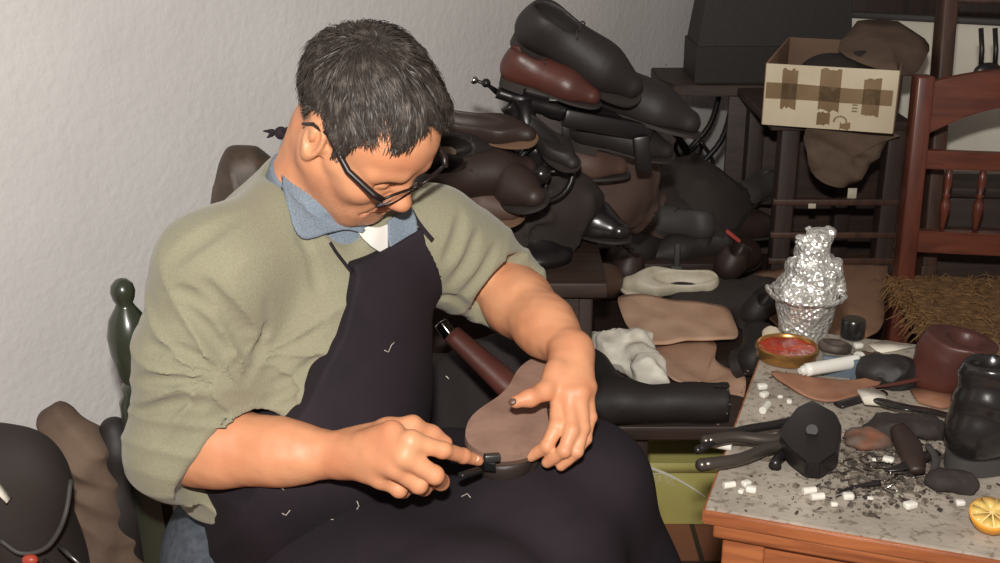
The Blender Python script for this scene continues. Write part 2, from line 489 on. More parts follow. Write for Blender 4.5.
# left hand: wraps over the right side of the sole
W = WRL
kl = {'i': P(558, 393, 1.425), 'm': P(570, 395, 1.415), 'r': P(580, 393, 1.415), 'p': P(587, 387, 1.43)}
for q, r in (('i', .0135), ('m', .0145), ('r', .0140), ('p', .0125)):
    body.cone(W, kl[q], .023, r, k=.014)
body.cone(W, (kl['i'] + kl['m']) / 2, .022, .015, k=.014)
finger([kl['i'], P(557, 426, 1.388), P(547, 446, 1.373), P(531, 456, 1.382)], .0116, .0078)
finger([kl['m'], P(572, 430, 1.378), P(564, 451, 1.362), P(547, 463, 1.372)], .0112, .0078)
finger([kl['r'], P(583, 428, 1.386), P(577, 451, 1.368), P(561, 466, 1.370)], .0104, .0072)
finger([kl['p'], P(590, 417, 1.405), P(586, 439, 1.390), P(574, 457, 1.380)], .0092, .0066)
body.chain([W + V(-.010, -.01, .002), P(557, 373, 1.44), P(545, 391, 1.41), P(530, 398, 1.395), P(516, 402, 1.388)], [.021, .0165, .0122, .0105, .0085], k=.008)
def skin_disp(p, d):
    return .0006 * snoise(p, 130, 2)
body.disp(skin_disp)
lo = V(-.56, 1.02, .1); hi = V(.34, 1.95, 1.32)
bme = body.mesh(lo, hi, .0021, 'body', relax=1)
ob = obj('body', bme, M['skin']); world_child(ob, man)

# nails
def nail(c, direction, normal, l=.010, w=.008):
    z = nrm(normal); x = nrm(direction); x = nrm(x - z * (x @ z)); y = np.cross(z, x)
    bm = bmesh.new(); bmesh.ops.create_uvsphere(bm, u_segments=12, v_segments=8, radius=1)
    m = np.stack([x * l / 2, y * w / 2, z * .0018], 1)
    for v in bm.verts: v.co = (m @ np.array(v.co) + c).tolist()
    o = obj('fingernail', bm, M['nail']); world_child(o, man)
camdir = lambda p: nrm(V(0, 0, CAM_Z) - p)
a = P(476, 459.5, 1.298); nail(a + camdir(a) * .0078 + V(0, 0, .001), P(490, 463, 1.31) - P(464, 456, 1.28), camdir(a) + V(0, 0, .5))
M['dirty_nail'] = mat('dirty_nail', s2l(96, 70, 56), .4)
a = P(514, 402, 1.387); _b = M['nail']; M['nail'] = M['dirty_nail']; nail(a + camdir(a) * .0080 + V(-.002, 0, .0005), P(514, 402, 1.387) - P(530, 398, 1.395), camdir(a) + V(-.2, 0, .3), .011, .009); M['nail'] = _b

# ---- sweater
sw = Field()
sw.chain([PV + V(0, 0, -.0), AB, CH], [.135, .148, .135], k=.08)
sw.ell(CH + V(0, 0, -.02), (.178, .135, .20), TM, .06)
sw.ell(AB + Tn * .01, (.165, .15, .14), TM, .06)
sw.ell(P(290, 268, 1.60), (.115, .09, .11), TM, .06)           # rounded upper back
sw.cone(NB + V(-.01, .0, -.015), SRt + V(.01, 0, -.0), .072, .070, k=.04)
sw.cone(NB + V(0, 0, -.02), SLt, .070, .066, k=.04)
sw.cone(P(302, 186, 1.575), P(272, 245, 1.60), .052, .088, k=.04)
# sleeves
ua = ELR - SRt
sw.chain([SRt, SRt + ua * .5 + V(-.004, 0, 0), ELR + V(-.002, 0, 0)], [.074, .071, .068], k=.04)
sw.cone(ELR + V(-.006, 0, 0), ELR + fr * .18, .068, .056, k=.03)
sw.cone(ELR + fr * .12, ELR + fr * .40, .060, .054, k=.012)       # cuff
ul = ELL - SLt
sw.chain([SLt, SLt + ul * .5, ELL], [.072, .070, .060], k=.04)
sw.cone(ELL, ELL + fl * .30, .058, .056, k=.03)
# cut the cuff ends flat
def cutplane(pt, n, rad=.085):
    pt = np.array(pt, np.float32); n = nrm(n).astype(np.float32)
    def fn(p): return np.maximum(-((p - pt) @ n), np.sqrt(((p - pt - n * .05) ** 2).sum(-1)) - rad)
    return fn, pt + n * .05, rad
f_, c_, r_ = cutplane(ELR + fr * .16, nrm(fr) + V(0, 0, -.75), .088); sw.custom(f_, c_, r_, .006, 's')
f_, c_, r_ = cutplane(ELL + fl * .20, fl); sw.custom(f_, c_, r_, .006, 's')
# neck opening, V in front
sw.cone(NB + V(0, 0, .02), H(0, -.03, -.05), .060, .060, k=.012, mode='s')
sw.cone(NB + Tn * .055 + V(0, 0, .03), CH + Tn * .155 + V(0, 0, .11), .055, .012, k=.012, mode='s')
hem_z = float(P(195, 503, 1.46)[2])
sw.custom(lambda p: hem_z + .010 * np.sin(p[..., 0] * 30) - p[..., 2], V(0, 0, 0), 9, .008, 'i')
def segcoord(p, a, b):
    a = a.astype(np.float32); b = b.astype(np.float32); ba = b - a; L = np.linalg.norm(ba)
    t = (p - a) @ (ba / L); rad = np.sqrt(np.maximum(((p - a) ** 2).sum(-1) - t * t, 0))
    return t, rad, L
def knit_disp(p, d):
    w = snoise(p, 14, 2)
    out = .0008 * snoise(p, 26, 2, 1)
    for a, b, ext, amp in ((SRt, ELR, .03, 1.), (SLt, ELL, .06, 1.)):
        t, rad, L = segcoord(p, a, b)
        near = np.exp(-(rad / .085) ** 4) * np.clip((t - L * .15) / (L * .5), 0, 1) * np.clip((L + ext - t) / .03, 0, 1)
        ax = nrm(b - a).astype(np.float32)
        side = p @ np.array([.3, -.9, .2], np.float32)
        ph = t * 150 + 4.5 * w + side * 48
        r = 1 - np.abs(np.sin(ph * .5))
        out = out - amp * near * (.0075 * r ** 2.0 - .002)
    # torso folds fanning out of the armpit to the waist
    arm = (SRt + ua * .45 + V(.07, -.02, .0)).astype(np.float32)
    q = p - arm; ang = np.arctan2(q[..., 2], q[..., 0] * .8 - q[..., 1] * .6); rr = np.sqrt((q ** 2).sum(-1))
    f = np.exp(-((rr - .10) / .09) ** 2)
    out = out - .006 * f * (1 - np.abs(np.sin(ang * 5 + 1.5 * w))) ** 2
    low = np.clip((AB[2] + .08 - p[..., 2]) / .12, 0, 1)
    out = out - .005 * low * (1 - np.abs(np.sin(p[..., 2] * 60 + 2 * w + p[..., 0] * 14))) ** 2
    return out
sw.disp(knit_disp)
_cuts = [cutplane(ELR + fr * .16, nrm(fr) + V(0, 0, -.75), .088)[0], cutplane(ELL + fl * .20, fl)[0]]
sw.disp(lambda p, d: np.maximum(d, np.maximum(-_cuts[0](p), -_cuts[1](p))) - d)
_tmp = obj('tmp', sw.mesh(V(-.60, 1.22, .36), V(.16, 1.92, 1.17), .006, 'tmp'))
from mathutils.bvhtree import BVHTree
_me = _tmp.data; _co = np.empty(len(_me.vertices) * 3); _me.vertices.foreach_get('co', _co)
_bv = BVHTree.FromPolygons(_co.reshape(-1, 3).tolist(), [list(p.vertices) for p in _me.polygons])
bpy.data.objects.remove(_tmp)
def fold(path, r=.016, depth=.006, ridge=.004):
    r *= .8; depth *= 1.05
    q = smooth_path([V(x, y, 0) for x, y in path], 4); pts = []
    for a in q:
        h_ = _bv.ray_cast(Vector((0, 0, CAM_Z)), Vector(ray(a[0], a[1])).normalized())
        if h_[0] is None: continue
        n_ = h_[1] if h_[1].dot(Vector(ray(a[0], a[1]))) < 0 else -h_[1]
        pts.append((np.array(h_[0]), np.array(n_)))
    m_ = len(pts)
    for i in range(m_ - 1):
        if np.linalg.norm(pts[i + 1][0] - pts[i][0]) > .05: continue
        e0 = math.sin(PI * (i + .15) / (m_ - .7)) ** .6; e1 = math.sin(PI * min(1, (i + 1.15) / (m_ - .7))) ** .6 if i + 1.15 < m_ - .7 else 0
        o0, o1 = r - depth * e0, r - depth * e1
        sw.cone(pts[i][0] + pts[i][1] * o0, pts[i + 1][0] + pts[i + 1][1] * o1, r * .98, r * .98, k=.006, mode='s')
for pth, r_, d_ in (
    ([(266, 300), (268, 325), (258, 355), (246, 380)], .014, .006),
    ([(243, 380), (222, 352), (196, 322), (172, 300)], .013, .007),
    ([(228, 380), (202, 364), (172, 351), (148, 347)], .012, .006),
    ([(218, 390), (190, 384), (160, 380), (132, 384)], .012, .006),
    ([(205, 404), (180, 404), (155, 407), (132, 414)], .012, .006),
    ([(252, 372), (240, 335), (218, 300), (200, 282)], .014, .006),
    ([(228, 300), (246, 322), (254, 350)], .010, .005),
    ([(215, 310), (190, 296), (165, 292)], .012, .005),
    ([(262, 402), (290, 392), (318, 372)], .010, .007),
    ([(270, 388), (300, 374), (325, 352)], .010, .006),
    ([(285, 345), (310, 332), (330, 312)], .012, .005),
    ([(300, 235), (312, 262), (318, 290)], .016, .005),
    ([(450, 285), (468, 262), (478, 232)], .011, .008),
    ([(460, 298), (482, 274), (496, 246)], .010, .008),
    ([(472, 306), (492, 284), (508, 256)], .009, .007),
    ([(446, 262), (456, 240), (462, 214)], .012, .006),
    ([(440, 298), (455, 300), (470, 312)], .009, .006),
    ([(170, 262), (200, 240), (240, 215)], .020, .004),
): fold(pth, r_, d_)
sme = sw.mesh(V(-.60, 1.22, .36), V(.16, 1.92, 1.17), .0034, 'sweater', relax=1)
sweater = obj('sweater', sme, M['knit']); world_child(sweater, man)
# ribbed cuffs and hem as rings
def ring_tube(c, axis, r, t, name, m, parent=man, seg=40, sq=1.0):
    bm = bmesh.new(); F = frame_z(axis)
    pts = [np.array(c) + F @ V(r * math.cos(2 * PI * i / seg), r * sq * math.sin(2 * PI * i / seg), 0) for i in range(seg)]
    rings = []
    for i in range(seg):
        a = 2 * PI * i / seg; rad = F @ V(math.cos(a), math.sin(a), 0); ax = nrm(axis)
        rings.append([bm.verts.new((pts[i] + rad * t * .5 * math.cos(b) + ax * t * 1.5 * math.sin(b)).tolist()) for b in [2 * PI * k / 10 for k in range(10)]])
    for i in range(seg):
        j = (i + 1) % seg
        for k in range(10):
            l = (k + 1) % 10; bm.faces.new((rings[i][k], rings[j][k], rings[j][l], rings[i][l]))
    bmesh.ops.recalc_face_normals(bm, faces=bm.faces)
    o = obj(name, bm, m); world_child(o, parent); return o

# ---- trousers
tr = Field()
tr.ell(PV + V(0, 0, -.045), (.172, .152, .145), TM, .05)
tr.cone(HIPR, KR, .092, .074, k=.05).cone(HIPL, KL, .092, .074, k=.05)
tr.cone(KR, KR + V(.04, .03, -.46), .074, .06, k=.04).cone(KL, KL + V(.05, .05, -.47), .074, .06, k=.04)
tr.disp(lambda p, d: .003 * snoise(p, 22, 2))
tme = tr.mesh(V(-.56, 1.02, .08), V(.36, 1.95, .66), .006, 'trousers')
o = obj('trousers', tme, M['denim']); world_child(o, man)
# ---- shoes on his feet
for kx, kk in (('l', KL + V(.05, .05, -.47)), ('r', KR + V(.04, .03, -.46))):
    s = Field(); d = nrm(V(.75, -.6, 0)); b0 = V(kk[0], kk[1], .05)
    s.cone(b0 - d * .04, b0 + d * .17, .045, .036, k=.02).cone(b0, V(kk[0], kk[1], .13), .045, .045, k=.03)
    s.custom(lambda p: (.004 - p[..., 2]), V(*b0), .5, .004, 'i')
    o = obj('shoe', s.mesh(V(kk[0] - .2, kk[1] - .25, -.02), V(kk[0] + .3, kk[1] + .2, .2), .006), mat('worn_shoe', s2l(50, 40, 34), .5)); world_child(o, man)

# ---- apron
ap = Field()
lap = [
    (HIPR + V(-.0, 0, .012), KR + V(0, 0, .012), .10, .082),
    (HIPL + V(.0, 0, .012), KL + V(0, 0, .012), .10, .080),
]
for a, b, ra, rb in lap: ap.cone(a, b, ra, rb, k=.11)
ap.cone((HIPL + HIPR) / 2, (KL * .55 + KR * .45) + V(0, 0, -.03), .10, .085, k=.12)
ap.cone((KL + KR) / 2 + V(-.05, .05, -.01), (KL + KR) / 2 + V(0, 0, -.04), .09, .08, k=.1)
ap.cone(KR, KR + V(.05, -.01, -.36), .088, .10, k=.05)
ap.cone(KL, KL + V(.13, .0, -.38), .086, .10, k=.05)
ap.cone((KL + KR) / 2 + V(0, 0, -.05), (KL + KR) / 2 + V(.06, 0, -.38), .08, .10, k=.08)
ap.disp(lambda p, d: .006 * snoise(p, 12, 2) - .006 * np.clip((.62 - p[..., 2]) * 5, 0, 1) * np.sin(p[..., 0] * 55 + 12 * p[..., 1]))
# keep only what the cloth covers: cut behind the waist
wl = (PV - Tn * .03 + Ts * -.02).astype(np.float32)
lapcut_n = nrm(Tn * .85 - Ts * .35 + V(0, 0, .38)).astype(np.float32)
ap.custom(lambda p: -((p - wl) @ lapcut_n), V(0, 0, 0), 9, .006, 'i')
ap.custom(lambda p: (.24 - p[..., 2]), V(0, 0, 0), 9, .006, 'i')
ame = ap.mesh(V(-.56, .98, .2), V(.42, 1.9, .8), .0045, 'apron', relax=2)
apron = obj('apron', ame, M['apron']); world_child(apron, man)
# bib: a shell just outside the sweater, inside an outline in the chest frame
bib = Field()
bib.ops = [o_ for o_ in sw.ops if o_[4] == 'u'][:8]
BC = P(392, 262, 1.44)
def bib_region(p):
    q = p - CH.astype(np.float32)
    s_ = q @ Ts.astype(np.float32); t_ = q[..., 2]; n_ = q @ Tn.astype(np.float32)
    return s_, t_, n_
s0, t0, _ = bib_region(P(350, 272, 1.41)[None]); s1, t1, _ = bib_region(P(443, 234, 1.50)[None])
s0, t0, s1, t1 = float(s0[0]), float(t0[0]), float(s1[0]), float(t1[0])
_L = []
for a in [(350, 272), (346, 300), (336, 335), (314, 368), (288, 395), (262, 412), (232, 440), (205, 487)]:
    h_ = _bv.ray_cast(Vector(ray(*a)) * .3 + Vector((0, 0, CAM_Z)), Vector(ray(*a)).normalized())
    pt_ = np.array(h_[0]) if (h_[0] is not None and a[1] < 380) else P(a[0], a[1], 1.385)
    s_, t_, n_ = bib_region(pt_[None]); _L.append((float(t_[0]), float(s_[0])))
_L.sort(); LT = np.array([a[0] for a in _L]); LS = np.array([a[1] for a in _L])
def bib_fn(p):
    s_, t_, n_ = bib_region(p)
    top = t_ - (t0 + (t1 - t0) * (s_ - s0) / (s1 - s0)) + .004 * np.sin((s_ - s0) / (s1 - s0) * PI) * 2
    drop = np.clip((t0 - t_), 0, 1)
    lft = np.interp(t_, LT, LS).astype(np.float32) - s_
    rgt = s_ - (s1 + drop * .5)
    return np.maximum(np.maximum(top, lft), np.maximum(rgt, -n_ - .02 + drop * .1))
bib.disp(lambda p, d: -.0155 + .003 * snoise(p, 16, 2) * np.clip((CH[2] + .1 - p[..., 2]) * 6, 0, 1))
def bib_cut(p, d):
    r = bib_fn(p)
    return np.maximum(d, r) - d
bib.disp(bib_cut)
bib.disp(lambda p, d: np.maximum(d, PV[2] - .03 - p[..., 2]) - d)
bme2 = bib.mesh(V(-.50, 1.2, .44), V(.12, 1.85, 1.1), .0034, 'bib', relax=1)
o = obj('apron_bib', bme2, M['apron']); world_child(o, man)

from mathutils.bvhtree import BVHTree
def bvh_of(*objs):
    vs, fs, o0 = [], [], 0
    for o in objs:
        me = o.data; n = len(me.vertices)
        co = np.empty(n * 3); me.vertices.foreach_get('co', co); vs += co.reshape(-1, 3).tolist()
        fs += [[i + o0 for i in p.vertices] for p in me.polygons]; o0 += n
    return BVHTree.FromPolygons(vs, fs)
# ---- shirt under the sweater
sh = Field(); sh.ops = [o_ for o_ in sw.ops if o_[4] == 'u'][:12]
NAX = H(0, -.028, -.06) - NB
sh.disp(lambda p, d: d * 0 + .008)
sh2 = Field(); sh2.ops = list(sh.ops)
sh.disp(lambda p, d: np.maximum(d, np.sqrt(((p - NB.astype(np.float32)) ** 2).sum(-1)) - .17) - d)
nb_, nt_ = NB - NAX * .2, NB + NAX * .42
def band(p, d):
    a = nb_.astype(np.float32); ba = (nt_ - nb_).astype(np.float32); L = float(np.linalg.norm(ba)); ax = ba / L
    t = (p - a) @ ax; rad = np.sqrt(np.maximum(((p - a) ** 2).sum(-1) - t * t, 0))
    v = np.maximum(rad - (.072 - .06 * np.clip(t, 0, .12)), np.abs(t - L / 2) - L / 2)
    return np.minimum(d, v) - d
sh.disp(band)
shirt = obj('shirt', sh.mesh(NB - .2, NB + .2, .0035, 'shirt'), M['chambray']); world_child(shirt, man)
BV = bvh_of(sweater, shirt)
def surf(px, py, off=.003, bv=None, dflt=1.45):
    d = Vector(ray(px, py)).normalized()
    h = (bv or BV).ray_cast(Vector((0, 0, CAM_Z)), d)
    if h[0] is None: return P(px, py, dflt)
    n = h[1] if h[1].dot(d) < 0 else -h[1]
    return np.array(h[0] + n * off)
def patch(rows, name, m, th=.003, parent=None, off=.003, bv=None, sub=6, lift=None, push=0, dflt=1.45):
    """rows: lists of pixels (equal length); a cloth patch that lies on the surfaces below it"""
    rows = [smooth_path([V(x, y, 0) for x, y in r], 5) for r in rows]
    cols = list(zip(*rows)); cols = [smooth_path(c, sub) if len(c) > 2 else [c[0] + (c[1] - c[0]) * k / sub for k in range(sub + 1)] for c in cols]
    bm = bmesh.new(); g = []
    for i, c in enumerate(cols):
        line = []
        for j, q in enumerate(c):
            p = surf(q[0], q[1], off, bv, dflt)
            if push: p = p + nrm(V(0, 0, CAM_Z) - p) * push
            line.append(p)
        g.append(line)
    for it in range(3):   # calm the depth
        g2 = [list(r) for r in g]
        for i in range(len(g)):
            for j in range(len(g[0])):
                nb = [g[a][b] for a, b in ((i - 1, j), (i + 1, j), (i, j - 1), (i, j + 1)) if 0 <= a < len(g) and 0 <= b < len(g[0])]
                avg = sum(nb) / len(nb); dd = nrm(g[i][j] - V(0, 0, CAM_Z))
                g2[i][j] = g[i][j] + dd * float(np.dot(avg - g[i][j], dd)) * .5
        g = g2
    vv = [[bm.verts.new(p.tolist()) for p in r] for r in g]
    for i in range(len(vv) - 1):
        for j in range(len(vv[0]) - 1): bm.faces.new((vv[i][j], vv[i + 1][j], vv[i + 1][j + 1], vv[i][j + 1]))
    bmesh.ops.recalc_face_normals(bm, faces=bm.faces)
    o = obj(name, bm, m)
    md = o.modifiers.new('thick', 'SOLIDIFY'); md.thickness = th; md.offset = 0
    if parent: world_child(o, parent)
    return o
# collar flaps
patch([[(288, 128), (292, 150), (303, 178), (322, 202), (350, 214), (374, 224)],
       [(284, 132), (286, 158), (294, 190), (309, 217), (345, 222), (366, 228)],
       [(281, 137), (280, 168), (286, 205), (299, 239), (340, 230), (360, 233)]], 'collar_flap', M['chambray'], parent=man, off=.005, push=.006, dflt=1.56)
patch([[(385, 222), (393, 217), (401, 212), (408, 207)],
       [(386, 238), (396, 233), (405, 226), (414, 218)],
       [(388, 252), (398, 249), (408, 240), (416, 230)]], 'collar_flap', M['chambray'], parent=man, off=.005, push=.004)
patch([[(348, 222), (360, 226), (375, 228), (387, 224)],
       [(356, 232), (365, 236), (376, 238), (386, 236)],
       [(366, 243), (372, 248), (379, 252), (386, 250)]], 'undershirt', M['white_cotton'], parent=man, off=.004, push=.002)
# apron straps
def strap(pts, name, w, parent, m, push=.004):
    q = smooth_path([V(x, y, 0) for x, y in pts], 6)
    pp = [surf(a[0], a[1], .003) for a in q]
    for it in range(4):
        pp = [pp[0]] + [pp[i] * .5 + (pp[i - 1] + pp[i + 1]) * .25 for i in range(1, len(pp) - 1)] + [pp[-1]]
    pp = [p + nrm(V(0, 0, CAM_Z) - p) * push for p in pp]
    bm = bmesh.new(); bm_tube(bm, pp, w, 8, flatten=.5)
    o = obj(name, bm, m); world_child(o, parent); return o
strap([(329, 243), (333, 249), (338, 256), (351, 273)], 'apron_strap', .0035, man, M['apron'])
strap([(411, 212), (416, 221), (424, 231), (432, 240)], 'apron_strap', .004, man, M['apron'])
bm = bmesh.new()
k0 = P(281, 133, 1.555)
for e in ((-18, -2, .0), (-14, 5, .01)):
    q = smooth_path([k0, P(274, 132 + e[1] * .3, 1.56), P(281 + e[0], 133 + e[1], 1.565)], 5)
    bm_tube(bm, q, [.004] * 6 + [.006, .006, .004, .003, .001], 8, flatten=.5)
bmesh.ops.create_uvsphere(bm, u_segments=12, v_segments=8, radius=.009, matrix=Matrix.Translation(k0.tolist()))
bm_tube(bm, smooth_path([k0, P(288, 129, 1.545), P(294, 131, 1.535)], 5), .005, 8, flatten=.6)
o = obj('apron_tie', bm, M['apron']); world_child(o, man)

# lint and thread ends caught on the apron
AV = bvh_of(apron, bpy.data.objects['apron_bib'])
M['thread'] = mat('pale_thread', s2l(190, 180, 168), .8)
for pts in ([(383, 350), (387, 352), (390, 345), (393, 342)], [(282, 512), (286, 514), (290, 509)], [(330, 518), (334, 521)], [(356, 500), (358, 505), (357, 511)], [(446, 376), (449, 379)], [(462, 498), (468, 495), (471, 499)], [(280, 486), (284, 489)]):
    q = [surf(x, y, .0025, AV, 1.4) for x, y in pts]
    bm = bmesh.new(); bm_tube(bm, q, .0006, 5); o = obj('lint_thread', bm, M['thread']); world_child(o, apron)
# ---- hair
hf = Field()
HM32 = HM.astype(np.float32); HC32 = HC.astype(np.float32)
hf.ell(H(0, -.010, .027), (.0845 * HS, .1000 * HS, .0865 * HS), HM, .01)
def hairline(p):
    q = (p - HC32) @ HM32 / np.float32(HS)
    r_, f_, u_ = q[..., 0], q[..., 1], q[..., 2]
    ar = np.abs(r_)
    a = .60 * (f_ - .034) - .80 * (u_ - .050) + .012 * np.cos(r_ * 60) - .008       # front line, lower at the sides
    side = np.where(f_ > .006, (f_ - .040) * .9 + .0 * u_, -9)
    low = -u_ - .042 - .0 * ar
    near_ear = (.042 - np.sqrt((f_ + .010) ** 2 * 1.6 + (u_ + .012) ** 2)) * np.where(ar > .05, 1, 0) - np.where(ar > .05, 0, 9)
    # sideburn keeps hair in front of the ear
    burn = np.maximum(np.abs(f_ - .026) - .009, np.maximum(-u_ - .030, .05 - ar))
    v = np.maximum(np.maximum(a, low), near_ear)
    return np.minimum(v, burn)
def hair_disp(p, d):
    q = (p - HC32) @ HM32 / np.float32(HS)
    w = snoise(p, 30, 2)
    ang = np.arctan2(q[..., 0], q[..., 1] + .05)
    out = -.006 * snoise(p, 48, 2, 2) - .004 * np.abs(np.sin(ang * 11 + 2.2 * w)) + .003
    out = out - .006 * np.clip((q[..., 2] - .06) / .05, 0, 1) * np.clip((q[..., 1] + .02) / .06, 0, 1)
    return out
hf.disp(hair_disp)
hf.disp(lambda p, d: np.maximum(d, hairline(p)) - d)
hme = hf.mesh(HC - .16, HC + .17, .0028, 'hair', relax=1)
hair = obj('hair', hme, M['hairbase']); world_child(hair, man)
# locks: thin tapered ribbons that follow the scalp
rs = np.random.RandomState(11)
n = len(hme.vertices); co = np.empty(n * 3); hme.vertices.foreach_get('co', co); co = co.reshape(-1, 3)
no = np.empty(n * 3); hme.vertices.foreach_get('normal', no); no = no.reshape(-1, 3)
qh = (co - HC) @ HM / HS
outer = ((qh - V(0, -.010, .027)) * no.dot(HM)).sum(1) > .05
cand = np.nonzero(outer)[0]
pick = rs.choice(cand, min(12000, len(cand)), replace=len(cand) < 12000)
crown = V(0, -.055, .12)
vs, fs = [], []
cen = V(0, -.010, .027); rad3 = V(.0865, .102, .0885)
for i in pick:
    p = qh[i].copy(); nv = no[i] @ HM
    away = p - crown; away -= nv * (away @ nv)
    L = np.linalg.norm(away); away = away / (L + 1e-6)
    fwd = V(-.35, 1, 0); fwd = nrm(fwd - nv * (fwd @ nv))
    topness = np.clip((p[2] - .03) / .06, 0, 1)
    clump = snoise(p[None], 55, 2, 1)[0]
    d = nrm(away * (1 - .35 * topness) + fwd * .5 * topness + rs.normal(size=3) * .16 + np.cross(nv, away) * clump * .95 + V(0, 0, -.35) * (1 - topness))
    ln = rs.uniform(.018, .032) * (1 + .8 * topness); w0 = rs.uniform(.0005, .0011)
    if p[2] < .0: ln *= .5
    er = math.hypot(p[1] + .016, p[2] + .012)
    if abs(p[0]) > .05 and er < .055: ln *= .45
    if hairline((HC + HM @ p * HS)[None].astype(np.float32))[0] > -.014 and p[1] > .03: ln *= .5
    wild = rs.uniform(.0, .10) if rs.rand() < .12 else 0
    side = nrm(np.cross(d, nv)); pts = []
    q = p - nv * .002
    lift = rs.uniform(.02, .22) * (1 + .5 * topness)
    q00 = q.copy(); d00 = d.copy()
    for k in range(5):
        t = k / 4; pts.append(q.copy())
        dd = nrm(d + side * clump * .35 * (t + .2))
        q = q + dd * ln / 4
        e = (q - cen) / rad3; eb = np.linalg.norm((p - cen) / rad3)
        tgt = eb + lift * .30 * math.sin((t + .25) * 2.4) + (wild * t if wild else 0)
        q = cen + rad3 * e / np.linalg.norm(e) * tgt; nv2 = nrm(e / rad3); d = nrm(d - nv2 * (d @ nv2))
    if hairline((HC + HM @ pts[-1] * HS)[None].astype(np.float32))[0] > .006: pts = [pts[0] + (pts[j] - pts[0]) * .45 for j in range(5)]
    b = len(vs)
    for k, x in enumerate(pts):
        ww = w0 * (1 - (k / 4) ** 2 * .9)
        tw = side * math.cos(.5) + nv * math.sin(.5) * rs.choice([-1, 1])
        vs.append((HC + HM @ (x - tw * ww) * HS).tolist()); vs.append((HC + HM @ (x + tw * ww) * HS).tolist())
    for k in range(4): fs.append((b + 2 * k, b + 2 * k + 1, b + 2 * k + 3, b + 2 * k + 2))
me = bpy.data.meshes.new('hair_locks'); me.from_pydata(vs, [], fs)
o = obj('hair_lock', me, M['hair']); o['kind'] = 'stuff'; world_child(o, hair)
# eyebrows
vs, fs = [], []
for sx in (-1, 1):
    for i in range(170):
        t = rs.uniform(0, 1); p = V((.018 + .036 * t) * sx, .0965 - .022 * t ** 1.6, .0065 - .004 * t) + rs.normal(size=3) * V(.001, .001, .0022)
        d = nrm(V(sx, -.2, rs.normal() * .5 - .1)); q = p + d * .008
        b = len(vs); u = V(0, 0, .0005)
        for x in (p - u, p + u, q): vs.append((HC + HM @ x * HS).tolist())
        fs.append((b, b + 1, b + 2))
me = bpy.data.meshes.new('eyebrows'); me.from_pydata(vs, [], fs)
o = obj('eyebrows', me, M['hair']); o['kind'] = 'stuff'; world_child(o, hair)

# ---- glasses
gl = obj('glasses', bmesh.new(), M['frame'])
bm = bmesh.new()
GF, GU = .101, -.011
def lens_outline(sx, k=28):
    pts = []
    for i in range(k):
        a = 2 * PI * i / k; c, s = math.cos(a), math.sin(a)
        x = .0275 * math.copysign(abs(c) ** .75, c); z = .0205 * math.copysign(abs(s) ** .75, s)
        if s < 0: x *= .93
        fx = x + .0345
        pts.append(H(sx * fx, GF + .008 - 1.9 * fx * fx - z * -.12, GU + z))
    return pts
bm.free(); bm = bmesh.new()
for sx in (-1, 1):
    o_ = lens_outline(sx); n = len(o_); rings = []
    c = sum(o_) / n
    for i in range(n):
        t = nrm(o_[(i + 1) % n] - o_[i - 1]); ou = nrm(o_[i] - c); nn = np.cross(t, ou)
        up = (HM.T @ (o_[i] - c))[2] > .008
        w = .0024 if up else .0012
        rings.append([bm.verts.new((o_[i] + ou * w * math.cos(b) + nn * .0019 * math.sin(b)).tolist()) for b in [2 * PI * k / 8 for k in range(8)]])
    for i in range(n):
        for k in range(8): bm.faces.new((rings[i][k], rings[(i + 1) % n][k], rings[(i + 1) % n][(k + 1) % 8], rings[i][(k + 1) % 8]))
    hx = .0635
    hinge = H(sx * hx, GF + .008 - 1.9 * hx * hx + .001, GU + .012)
    earp = H(sx * .083, .0, .018)
    bm_tube(bm, [hinge + HM @ V(sx * .0, .002, 0), H(sx * .072, GF - .008, GU + .014), H(sx * .079, .05, .0), earp, H(sx * .083, -.022, .008), H(sx * .08, -.036, -.012)], [.0042, .0048, .0044, .0036, .0028, .002], 8)
bm_tube(bm, smooth_path([H(-.009, GF + .006, GU + .008), H(0, GF + .010, GU + .013), H(.009, GF + .006, GU + .008)], 4), .0023, 8)
bmesh.ops.recalc_face_normals(bm, faces=bm.faces)
bm.to_mesh(gl.data); bm.free(); gl.data.polygons.foreach_set('use_smooth', [True] * len(gl.data.polygons)); world_child(gl, man)
for sx in (-1, 1):
    o_ = lens_outline(sx); bm = bmesh.new(); nn = HM @ V(0, 1, 0)
    f = [bm.verts.new((p + nn * .0007).tolist()) for p in o_]; b = [bm.verts.new((p - nn * .0007).tolist()) for p in o_]
    bm.faces.new(f); bm.faces.new(list(reversed(b)))
    for i in range(len(f)): j = (i + 1) % len(f); bm.faces.new((f[i], b[i], b[j], f[j]))
    bmesh.ops.recalc_face_normals(bm, faces=bm.faces)
    o = obj('lens', bm, M['glass'], smooth=False); world_child(o, gl)

add_stubble(M['skin'], H(.01, .05, -.095), .085, s2l(150, 106, 84))
# ---- the shoe in his left hand, sole up, and the blade in his right
def sole_outline(L=.285, W_=.098, n=40, left=1):
    """closed outline, heel at x=0, toe at x=L"""
    key = [(0, .0), (.012, .022), (.05, .031), (.10, .027), (.135, .026), (.18, .040), (.215, .046), (.25, .038), (.272, .022), (.2835, .0),
           (.276, -.025), (.255, -.041), (.215, -.049), (.18, -.046), (.135, -.034), (.10, -.030), (.05, -.031), (.012, -.022)]
    kx, ky = L / .2835, W_ / .095
    return [(p[0], p[1]) for p in closed_path([V(x * kx, y * ky * left, 0) for x, y in key], 4)]
tip = P(493, 455, 1.37); heel = P(552, 358, 1.585)
sx_ = nrm(tip - heel)
nrm_s = nrm(V(0, 0, 1) - sx_ * sx_[2]); nrm_s = nrm(nrm_s + V(-.10, -.35, 0)); nrm_s = nrm(nrm_s - sx_ * (nrm_s @ sx_))
sy_ = np.cross(nrm_s, sx_)
